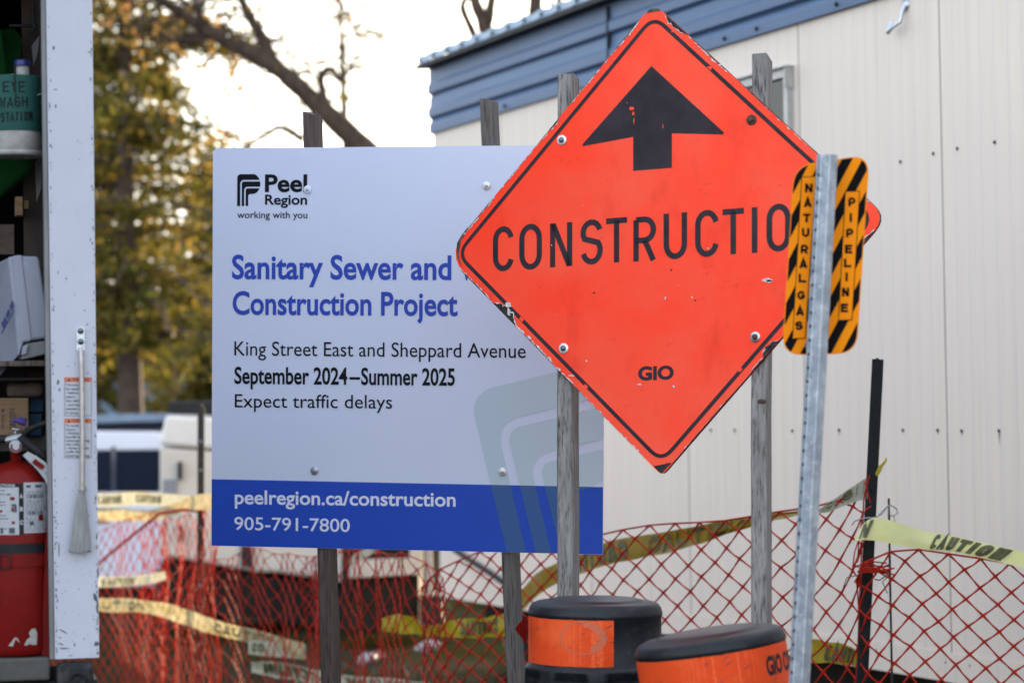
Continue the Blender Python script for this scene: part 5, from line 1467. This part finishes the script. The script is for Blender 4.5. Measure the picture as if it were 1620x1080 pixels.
for a in ((85, 76, 2, 3.5), (141, 83, 3.6, 1), (144.5, 79, .9, 5), (88, 142, 3.2, 1.2), (88, 168, 1.6, 3), (137, 169, 1, 1), (92, 431, 1.6, 2), (105, 441, 1.5, 2), (150, 403, 1.4, 3), (143, 379, 1, 3.4), (118, 467, 1.5, .8), (92, 605, 2.2, 5),
          (94, 616, 2, 3), (134, 491, 1.2, 1.8), (138, 513, 3.4, 1, -.6), (150, 561, 2, 1.6), (148, 567, 2, 1), (139, 590, 2.4, .8), (100, 998, 8, 1.8, .45), (96, 1018, 5, 1.6, .15), (102, 1025, 9, 1.3), (154, 960, 2.4, 13), (153, 1018, 4, 5), (151, 945, 3, 8, -.4), (118, 1019, 1.5, 4),
          (98, 938, 2.6, .7), (133, 1010, 2, 1.2), (112, 1036, 5, .8, -.2), (93, 870, 1.2, 14), (155, 905, 1.6, 9), (95, 1008, 2.4, 2)): pchip(*a)
pc.build('paint_chips', M['chip_dark'], tk)['kind'] = 'stuff'
# warning stickers
stb = MB(); sto = MB(); stt = MB(); rgs = random.Random(3)
def tpoly(mb, x0, y0, x1, y1, off): mb.poly([TK.w(x, off, z) for x, z in [TK.px(*p_) for p_ in ((x0, y1), (x1, y1), (x1, y0), (x0, y0))]])
def sticker(y0, y1, head, lines, lh, hd):
    b = MB(); tpoly(b, 102, y0, 145, y1, -.0005); so = b.build('sticker', M['sticker_white'], tk)
    b = MB(); tpoly(b, 102, y0, 145, y0 + head, -.0009); b.build('header', M['sticker_orange'], so)
    b = MB()
    fr = [(102, y0, 102.6, y1), (144.4, y0, 145, y1), (102.6, y1 - .6, 144.4, y1)]
    for f_ in fr: tpoly(b, *f_, -.0011)
    a = [TK.px(*p_) for p_ in ((105.5, y0 + head - 1.2), (112.5, y0 + head - 1.2), (109, y0 + 1.2))]; b.poly([TK.w(x, -.0012, z) for x, z in a])
    put_text(b, hd, TK, TK.px(114, y0 + head - 1.4), TK.px(141, y0 + head - 1.4), 5.2 / 667, -.0012, .02)
    y = y0 + head + lh
    for tx, k in lines:
        if tx: put_text(b, tx, TK, TK.px(104.5, y), TK.px(104.5 + 39 * k, y), 4.0 / 667, -.0012, .01)
        y += lh
    b.build('lettering', M['print_dark'], so)
sticker(596.5, 657.5, 7.5, [('You must', .55), ('be seated', .6), ('\u2022 before', .5), ('start', .35), ('the vehicle', .72), ('\u2022 and stay', .62), ('seated until', .78), ('it stops', .5)], 6.3, 'WARNING')
sticker(661.5, 724, 7.5, [('To avoid', .5), ('injury:', .38), ('\u2022 Always use', .78), ('handle when', .80), ('entering/exiting', .95), ('this vehicle', .68), ('\u2022 Always look for', .95), ('traffic before', .74), ('entering/exiting', .95)], 5.9, 'WARNING')
# pull rod with canvas boot
mb = MB(); mb.solid(rounded([TK.px(121, 555), TK.px(134, 555), TK.px(134, 518), TK.px(121, 518)], .006, 4), -.005, -.0007, TK.w); rp_ = mb.build('rod_plate', M['zinc'], tk, .0008)
for (bx, by) in ((127.4, 523.5), (127.6, 540.5)):
    x, z = TK.px(bx, by); mb = MB(); mb.lathe([(.0075, 0), (.0075, .002), (.005, .006), (.0001, .007)], 14, lambda u, v, w_, x=x, z=z: TK.w(x + u, -.0052 - w_, z + v)); mb.build('bolt', M['bolt_dark'], rp_)
mb = MB(); mb.tube([W_(127.5, 549, -.006), W_(128.5, 562, -.012), W_(129.2, 580, -.014), W_(130.6, 680, -.015), W_(130.2, 778, -.016)], [.0046, .006, .0062, .0062, .0062], 12); mb.build('pull_rod', M['steel'], tk)
mb = MB(); n = 48; rows = []
prof = [(768, 4.6), (771, 6.6), (774, 6.2), (777, 4.8), (781, 6.0), (792, 8.2), (815, 11.2), (840, 14.0), (860, 16.2), (871.5, 17.4)]
for j, (y, hw_) in enumerate(prof):
    k = j / (len(prof) - 1); cx_ = 130.3 - 4.6 * k
    for i in range(n):
        a = 6.283 * i / n; pl = 1 + (.03 + .13 * k) * math.sin(a * 7 + 1.3 * math.sin(a * 2) + k) + .04 * k * math.sin(a * 13)
        x, z = TK.px(cx_ + hw_ * math.sin(a) * (1 + .05 * math.sin(a * 5)), y + 1.2 * math.sin(a * 3 + 2) * k)
        rows.append(TK.w(x, -.016 - hw_ / 667 * .5 * math.cos(a) * pl, z))
mb.add(rows, [(j * n + i, j * n + (i + 1) % n, (j + 1) * n + (i + 1) % n, (j + 1) * n + i) for j in range(len(prof) - 1) for i in range(n)], True)
mb.tube([W_(130.3 + 6.6 * math.sin(a / 16 * 6.283), 774.5 + .8 * math.cos(a / 16 * 6.283), -.016 - .0085 * math.cos(a / 16 * 6.283)) for a in range(17)], .0016, 6)
mb.build('canvas_boot', M['canvas'], tk)

# inside: plywood lining, shelf boards
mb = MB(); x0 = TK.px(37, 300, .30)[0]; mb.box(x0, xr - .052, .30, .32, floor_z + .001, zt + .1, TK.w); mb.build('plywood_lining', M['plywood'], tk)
mb = MB(); x0 = TK.px(52, 300, .29)[0]; x1 = TK.px(66, 300, .29)[0]
for (a, b, c, d) in ((50, 55, 63, 105), (55, 240, 68, 320), (72, 275, 79, 345)):
    mb = MB(); q = [TK.px(*p_, .296) for p_ in ((a, b + 18), (a + 3, d), (c - 3, d - 22), (c, b))]; mb.poly([TK.w(x, .296, z) for x, z in q]); mb.build('torn_paper', M['jamb_grey'], tk)
mb = MB(); 
def slab(mb, xa, ya, xb, yb, o0, o1):
    q0 = TK.px(xa, yb, o0); q1 = TK.px(xb, ya, o0); mb.box(q0[0], q1[0], o0, o1, q0[1], q1[1], TK.w)
slab(mb, -120, 570, 76, 581, .10, .30); s1_ = mb.build('shelf', M['wood_brown'], tk, .002)
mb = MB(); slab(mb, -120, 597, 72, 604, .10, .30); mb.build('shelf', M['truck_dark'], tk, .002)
mb = MB(); slab(mb, -120, 690, 78, 716, .22, .297); mb.build('shelf', M['sill_grey'], tk, .002)
mb = MB(); slab(mb, 24, 311, 36, 341, .24, .296); mb.build('wall_batten', M['wood_pale'], tk, .002)
mb = MB(); slab(mb, 38, 317, 45, 330, .292, .299); mb.build('yellow_tag', M['tape_olive'], tk)
mb = MB(); mb.tube([W_(15, 41, .25), W_(55, 41, .25)], .004, 6); mb.tube([W_(53, 8, .25), W_(52, 30, .25), W_(56, 42, .25), W_(50, 52, .25)], .006, 6); mb.build('coat_hook', M['dark_steel'], tk)
mb = MB(); slab(mb, 0, 355, 22, 402, .30, .34); mb.build('inner_board', M['wood_end'], tk)

def item(name, label, cat, px, py, off): 
    return thing(name, label, cat, W_(px, py, off))
# green jacket hanging behind the bottle
def cloth(mb, cols, off, amp, seed, n=18, m=22):
    """cols: rows of (y, xl, xr) from top down"""
    vs_ = []
    for j in range(m + 1):
        k = j / m * (len(cols) - 1); i0 = min(int(k), len(cols) - 2); t = k - i0
        y = cols[i0][0] * (1 - t) + cols[i0 + 1][0] * t; a = cols[i0][1] * (1 - t) + cols[i0 + 1][1] * t; b = cols[i0][2] * (1 - t) + cols[i0 + 1][2] * t
        for i in range(n + 1):
            u = i / n; px_ = a + (b - a) * u
            d = math.sin(u * 9 + seed + j * .12) * amp + noise.noise(Vector((u * 4, j * .25, seed))) * amp
            vs_.append(W_(px_, y, off + d))
    mb.add(vs_, [(j * (n + 1) + i, j * (n + 1) + i + 1, (j + 1) * (n + 1) + i + 1, (j + 1) * (n + 1) + i) for j in range(m) for i in range(n)], True)
gj = item('green_jacket', 'green rain jacket hanging in the truck behind the eye wash bottle', 'jacket', 10, 300, .26)
mb = MB(); cloth(mb, [(46, -30, 24), (60, -44, 34), (110, -50, 32), (180, -52, 34), (250, -50, 58), (275, -50, 46), (312, -50, 6)], .245, .016, 1.0); mb.build('body', M['green_cloth'], gj)
mb = MB(); cloth(mb, [(48, -20, 2), (90, -18, 8), (130, -16, 13), (190, -14, 12)], .205, .008, 2.2, 8); mb.build('sleeve', M['green_cloth'], gj)

# eye wash bottle
EY = .12
ew_ = item('eye_wash_bottle', 'teal sleeved eye wash bottle with a blue cap and hand lettering', 'bottle', 24, 246, EY)
def cyl(cx, cy, off, prof, n=36, a0=0.0, a1=2 * math.pi, mi=0, mb=None):
    """lathe on the truck frame; prof: (radius in photo px, photo y)"""
    mb = mb or MB(); s = (TK.px(cx + 50, cy, off)[0] - TK.px(cx - 50, cy, off)[0]) / 100; x0 = TK.px(cx, cy, off)[0]
    P = [(max(r * s, .0001), TK.px(cx, y, off)[1]) for r, y in prof]
    mb.lathe(P, n, lambda x, y, z: TK.w(x0 + x, off + y, z), a0, a1, mi); return mb
cyl(24, 180, EY, [(.1, 244), (38, 243), (41, 238), (41, 212), (40, 205), (40, 130), (36, 123), (14, 120), (13, 119)]).build('bottle', M['bottle_white'], ew_)
cyl(24, 180, EY, [(42.2, 210), (42.8, 208), (42.8, 126), (42.0, 123), (38, 122.5)]).build('sleeve', M['teal'], ew_)
mb = MB(); q = [TK.px(*p_, EY) for p_ in ((60, 246), (68, 240), (69, 130), (60, 124))]; mb.hexa([TK.w(x, EY - .004, z) for x, z in q], [TK.w(x, EY + .05, z) for x, z in q]); mb.build('sleeve_seam', M['teal'], ew_, .002)
cyl(24, 240, EY, [(43, 240), (44, 241), (44, 247), (40, 248.5), (.1, 248.5)]).build('holder_rim', M['bottle_white'], ew_)
cyl(36, 110, EY, [(10.5, 120.5), (10.5, 105)]).build('neck', M['bottle_white'], ew_)
cyl(35, 100, EY, [(13, 105.5), (13.4, 104), (13.0, 97), (12, 95.5), (.1, 95)]).build('cap', M['cap_blue'], ew_)
mb = MB(); mb.tube([W_(24, 104, EY - .07), W_(23, 125, EY - .078), W_(25, 150, EY - .08), W_(24.5, 166, EY - .078)], .0022, 6); mb.build('pull_cord', M['rubber'], ew_)
mb = MB(); mb.tube([W_(64 + 7 * math.cos(a / 14 * 6.283), 156 + 7 * math.sin(a / 14 * 6.283), EY - .03 + .008 * math.sin(a / 14 * 6.283)) for a in range(15)], .0014, 6); mb.build('ring', M['bottle_white'], ew_)
mb = MB(); rg_state = random.getstate(); random.seed(6)
s_px = (TK.px(74, 180, EY)[0] - TK.px(-26, 180, EY)[0]) / 100; x0_ = TK.px(24, 180, EY)[0]
def hand(body, xa, xb, ybase, hpx, tiltpx=0):
    nl = len(body); cw_ = (xb - xa) / nl
    for i, ch in enumerate(body):
        if ch == ' ': continue
        wi = cw_ / hpx * (.80 if ch != 'I' else .25)
        def place(u, v, i=i, wi=wi):
            px_ = xa + cw_ * (i + .5) + (u - wi / 2) * hpx; py_ = ybase - v * hpx + tiltpx * i / nl
            dx = (px_ - 24); R_ = 43.3; sn = max(-.999, min(.999, dx / R_)); a = math.asin(sn)
            return TK.w(x0_ + R_ * s_px * sn, EY - R_ * s_px * math.cos(a), TK.px(24, py_, EY)[1])
        put_glyph(mb, ch, place, wi, .13, 0, .025)
hand('EYE', 3, 40, 151, 17); hand('WASH', -2, 44, 175, 16, -2); hand('STATION', 0, 51, 198, 15, -3)
random.setstate(rg_state); mb.build('lettering', M['ink_black'], ew_)

# grey first aid case on the shelf
fa = item('first_aid_case', 'tilted light grey plastic case with blue print on the truck shelf', 'case', 40, 570, .16)
def quadsolid(mb, front, o0, back, o1, mi=0):
    mb.hexa([W_(x, y, o0) for x, y in front], [W_(x, y, o1) for x, y in back], mi)
mb = MB(); quadsolid(mb, [(40, 540), (82, 534), (62, 405), (24, 404)], .10, [(10, 548), (52, 542), (40, 415), (0, 414)], .20)
mb.build('body', M['case_grey'], fa, .007, seg=3)
mb = MB(); quadsolid(mb, [(35.5, 541), (51, 538.6), (35, 402.6), (20, 404.5)], .096, [(6, 560), (20, 556), (14, 414), (-6, 416)], .19); mb.build('lid_rim', M['case_grey'], fa, .004, seg=3)
mb = MB(); quadsolid(mb, [(31, 562), (38.5, 541), (22, 404), (13, 406)], .098, [(-40, 640), (-30, 600), (-34, 440), (-42, 446)], .30); mb.build('lid', M['case_grey'], fa, .006, seg=3)
mb = MB(); quadsolid(mb, [(36, 569), (76, 560), (81.5, 537), (40, 543)], .104, [(6, 569), (50, 562), (54, 546), (12, 550)], .19); mb.build('underside', M['jamb_grey'], fa, .004)
mb = MB(); quadsolid(mb, [(33, 562), (42, 560), (45, 545), (36, 547)], .094, [(33, 562), (42, 560), (45, 545), (36, 547)], .103); mb.build('latch', M['case_grey'], fa, .002)
mb = MB()
for (a, b, c, d) in (((2, 512), (8, 500), (12, 509), (6, 521)), ((9, 497), (14, 487), (17, 496), (12, 506)), ((15, 484), (20, 474), (22.5, 484), (18, 493)), ((2, 526), (22, 489), (22.6, 491.5), (3, 529))):
    mb.poly([W_(x, y, .0935 + .0) for x, y in (a, b, c, d)])
mb.build('print', M['case_ink'], fa)

# timber on the lower shelf
wb_ = item('timber_block', 'pale timber block with dark stamped marks in the truck', 'timber', 20, 690, .17)
mb = MB(); slab(mb, -60, 629, 45, 690, .14, .26); mb.build('block', M['wood_pale'], wb_, .003)
mb = MB(); rg = random.Random(2)
for x in (4, 17, 22):
    for k in range(7):
        y = 645 + k * 5 + rg.uniform(-1, 1); tpoly(mb, x, y, x + rg.uniform(3, 6), y + 3.2, .1385)
mb.build('stamp', M['wood_end'], wb_)
mb = MB(); slab(mb, 11, 604.5, 68, 628, .15, .215); tag(mb.build('timber_offcut', M['wood_end'], None, .012, seg=4), 'brown rounded timber offcut lying above the pale block', 'timber')
mb = MB(); slab(mb, 46, 629, 68, 652, .20, .219); tag(mb.build('timber_board', M['board_paint_blue'], None, .003), 'upper blue painted board end beside the pale timber block', 'timber')
mb = MB(); slab(mb, 46, 654, 66, 689.5, .20, .219); tag(mb.build('timber_board', M['board_paint_blue'], None, .003), 'lower blue painted board end beside the pale timber block', 'timber')
rb = MB()
for a in (((18, 669), (24, 663), (31, 667), (37, 671)), ((30, 671), (34, 661), (39, 664), (40, 672)), ((22, 668), (29, 664), (36, 669), (41, 673))):
    P = [W_(x, y, .07) for x, y in a]
    rb.tube(P, [.0015, .006, .007, .002], 8)
tag(rb.build('ribbon', M['ribbon_purple']), 'purple ribbon knotted on the fire extinguisher handle', 'ribbon')

# fire extinguisher
EX, EO = 27, .10
fe = item('fire_extinguisher', 'red fire extinguisher with white instruction labels strapped inside the truck', 'fire extinguisher', EX, 1030, EO)
ro = 56
body_p = [(.1, 1034), (50, 1034), (54, 1030), (ro, 1022), (ro, 772), (ro - 1.5, 762), (ro - 5, 752), (ro - 13, 741), (ro - 25, 734), (14, 730), (9, 728), (9, 712), (.1, 712)]
cyl(EX, 880, EO, body_p, 64).build('tank', M['ext_red'], fe)
cyl(EX, 865, EO, [(ro + .6, 873), (ro + .6, 857)], 64, R(-100), R(100)).build('black_band', M['rubber'], fe)
sE = (TK.px(EX + 50, 800, EO)[0] - TK.px(EX - 50, 800, EO)[0]) / 100; xE = TK.px(EX, 800, EO)[0]
def epoint(px_, py_, dr):
    sn = max(-.9995, min(.9995, (px_ - EX) / ro)); a = math.asin(sn); rr = ro * sE + dr
    return TK.w(xE + rr * sn, EO - rr * math.cos(a), TK.px(EX, py_, EO)[1])
def epatch(mb, x0, y0, x1, y1, dr, n=8):
    vs_ = []
    for i in range(n + 1):
        x = x0 + (x1 - x0) * i / n; vs_ += [epoint(x, y1, dr), epoint(x, y0, dr)]
    mb.add(vs_, [(2 * i, 2 * i + 2, 2 * i + 3, 2 * i + 1) for i in range(n)], True)
mb = MB(); epatch(mb, -22, 763, 36, 842, .0006, 14); lbk = mb.build('label', M['rubber'], fe)
mb = MB(); epatch(mb, -20, 769, 28.5, 843, .0010, 12); epatch(mb, 36, 762, 72.5, 841, .0010, 12); mb.build('label_paper', M['label_white'], lbk)
mb = MB()
def etext(body, xa, xb, yb, cap, dr=.0018, bold=.02):
    vs2, fs2 = text_mesh(body, bold); x0 = min(v.x for v in vs2); x1 = max(v.x for v in vs2); c = cap_height()
    mb.add([epoint(xa + (xb - xa) * (v.x - x0) / (x1 - x0), yb - cap * v.y / c, dr) for v in vs2], fs2)
etext('INSTRUCTIONS', -22, 22.5, 768, 4, bold=.03)
for ch, y in (('A', 786), ('B', 806), ('C', 827)): etext(ch, 29.6, 34.8, y, 6, bold=.05)
mb.build('lettering', M['label_white'], lbk)
mb = MB(); rg = random.Random(9)
for y in (784, 810):
    x = 40.5
    while x < 66: epatch(mb, x, y - 3, min(x + rg.uniform(.5, 1.4), 67), y + 3, .0016, 1); x += rg.uniform(1.2, 2.2)
for y in list(range(776, 780, 3)) + list(range(790, 806, 3)) + list(range(816, 840, 3)):
    x = 38.5
    while x < 70:
        l = rg.uniform(2, 6); epatch(mb, x, y, min(x + l, 71), y + .9, .0016, 2); x += l + rg.uniform(.8, 3)
for y in (773, 779, 791, 796, 812, 817, 833):
    x = -18
    while x < 8:
        l = rg.uniform(2, 7); epatch(mb, x, y, min(x + l, 12), y + 1.3, .0016, 2); x += l + 1
for (x0, y0, x1, y1) in ((13, 832, 22, 841), (0, 832, 4, 841), (17, 795, 24, 799), (21, 797, 25, 808), (17, 800, 20, 807), (10, 779, 16, 781), (40, 766, 47, 770), (54, 766, 64, 770), (45, 823, 51, 829)): epatch(mb, x0, y0, x1, y1, .0016, 3)
mb.build('fine_print', M['print_dark'], lbk)
for a in ((15, 784, 22, 789, .0017), (17.5, 801, 20.5, 807, .0019), (17, 822, 22, 826, .0017), (59, 813, 66, 822, .0017), (-1, 804, 3, 808, .0017)):
    mb = MB(); epatch(mb, *a, 3); mb.build('pictogram', M['ext_red'], lbk)
mb = MB(); vs_ = [epoint(x, y, .0008) for x, y in ((34, 1016), (54, 1016), (55, 998), (52, 990), (46, 991), (42, 997), (44, 1003), (38, 1008))]; mb.poly(vs_); mb.poly([epoint(x, y, .0008) for x, y in ((10, 1016), (17, 1017), (21, 1006), (28, 1012), (24, 1004), (20, 1003))]); mb.build('torn_label', M['bottle_white'], fe)
# valve, gauge, lever, hose, tag, bracket
mb = MB(); mb.tube([W_(EX, 714, EO), W_(EX, 698, EO)], [.013, .015], 14); mb.tube([W_(8, 697, EO - .02), W_(22, 694, EO - .02), W_(38, 689, EO - .01)], [.010, .014, .013], 12); mb.build('valve', M['chrome'], fe, 0)
gx_, gz_ = TK.px(25, 706, EO - .03); mb = MB(); mb.lathe([(.0165, 0), (.0165, .008), (.0145, .0095), (.0001, .0095)], 24, lambda u, v, w_: TK.w(gx_ + u, EO - .03 - w_, gz_ + v)); gg = mb.build('gauge', M['chrome'], fe)
mb = MB(); mb.lathe([(.0135, .0101), (.0001, .0101)], 24, lambda u, v, w_: TK.w(gx_ + u, EO - .03 - w_, gz_ + v)); mb.build('dial', M['label_white'], gg)
mb = MB(); mb.lathe([(.0125, .0106), (.0085, .0106)], 24, lambda u, v, w_: TK.w(gx_ + u, EO - .03 - w_, gz_ + v), a0=R(-120), a1=R(120)); mb.build('dial_arc', M['ext_strap'], gg)
mb = MB(); mb.tube([W_(36, 690, EO - .02), W_(44, 680, EO - .03), W_(60, 673, EO - .035), W_(86, 664, EO - .04)], [.007, .008, .007, .006], 10); mb.build('lever', M['rubber'], fe)
mb = MB(); mb.tube([W_(34, 694, EO - .03), W_(48, 704, EO - .06), W_(62, 716, EO - .07), W_(78, 728, EO - .06), W_(88, 738, EO - .02)], .0105, 12); mb.build('hose', M['rubber'], fe)
mb = MB(); mb.tube([W_(-30, 696, EO - .02), W_(9, 694, EO - .02)], .010, 12); mb.build('horn', M['rubber'], fe)
mb = MB(); mb.tube([W_(20, 678, EO - .02), W_(27, 680, EO - .028), W_(33, 678, EO - .02)], .004, 8); mb.tube([W_(24, 690, EO - .02), W_(25, 679, EO - .02)], .004, 8); mb.build('safety_pin', M['chrome'], fe)
mb = MB(); P = [((36, 720), (44, 714)), ((48, 732), (58, 721)), ((60, 744), (72, 731)), ((70, 757), (81, 745)), ((76, 770), (88, 762)), ((80, 785), (91, 780))]
vs_ = []
for a, b in P: vs_ += [W_(*a, EO - .075), W_(*b, EO - .078)]
mb.add(vs_, [(2 * i, 2 * i + 2, 2 * i + 3, 2 * i + 1) for i in range(len(P) - 1)], True); tg = mb.build('inspection_tag', M['label_white'], fe)
mb = MB()
for (a, b, c, d) in (((50, 731), (56, 725), (71, 737), (66, 743)),): mb.poly([W_(*q_, EO - .0805) for q_ in (a, b, c, d)])
mb.build('tag_print', M['ext_strap'], tg)
mb = MB()
for k in range(4): mb.poly([W_(x + k * 3.2, y + k * 5.5, EO - .0812) for x, y in ((70, 748), (78, 742), (79, 743.3), (71, 749.5))])
mb.build('tag_lines', M['print_grey'], tg)
mb = MB(); q = [TK.px(*p_, EO - .06) for p_ in ((66, 1036), (88, 1036), (86, 815), (78, 815), (72, 850))]
mb.solid(q, EO - .06, EO + .05, TK.w); mb.build('bracket', M['ext_strap'], fe, .002)
mb = MB(); vs_ = []
for i in range(25):
    x = -24 + 95 * i / 24; vs_ += [epoint(x, 893.5 - (x * .01), .003), epoint(x, 876.5 - (x * .03), .003)]
vs_ += [W_(88, 893, EO - .064), W_(88, 873, EO - .064)]
mb.add(vs_, [(2 * i, 2 * i + 2, 2 * i + 3, 2 * i + 1) for i in range(25)], True); stp = mb.build('strap', M['ext_strap'], fe)
mb = MB()
q = [epoint(0, 896, .006), epoint(15, 896, .006), epoint(15, 875, .006), epoint(0, 875, .006), epoint(0, 896, .006)]
mb.tube(q, .0016, 6); mb.build('buckle', M['dark_steel'], stp)
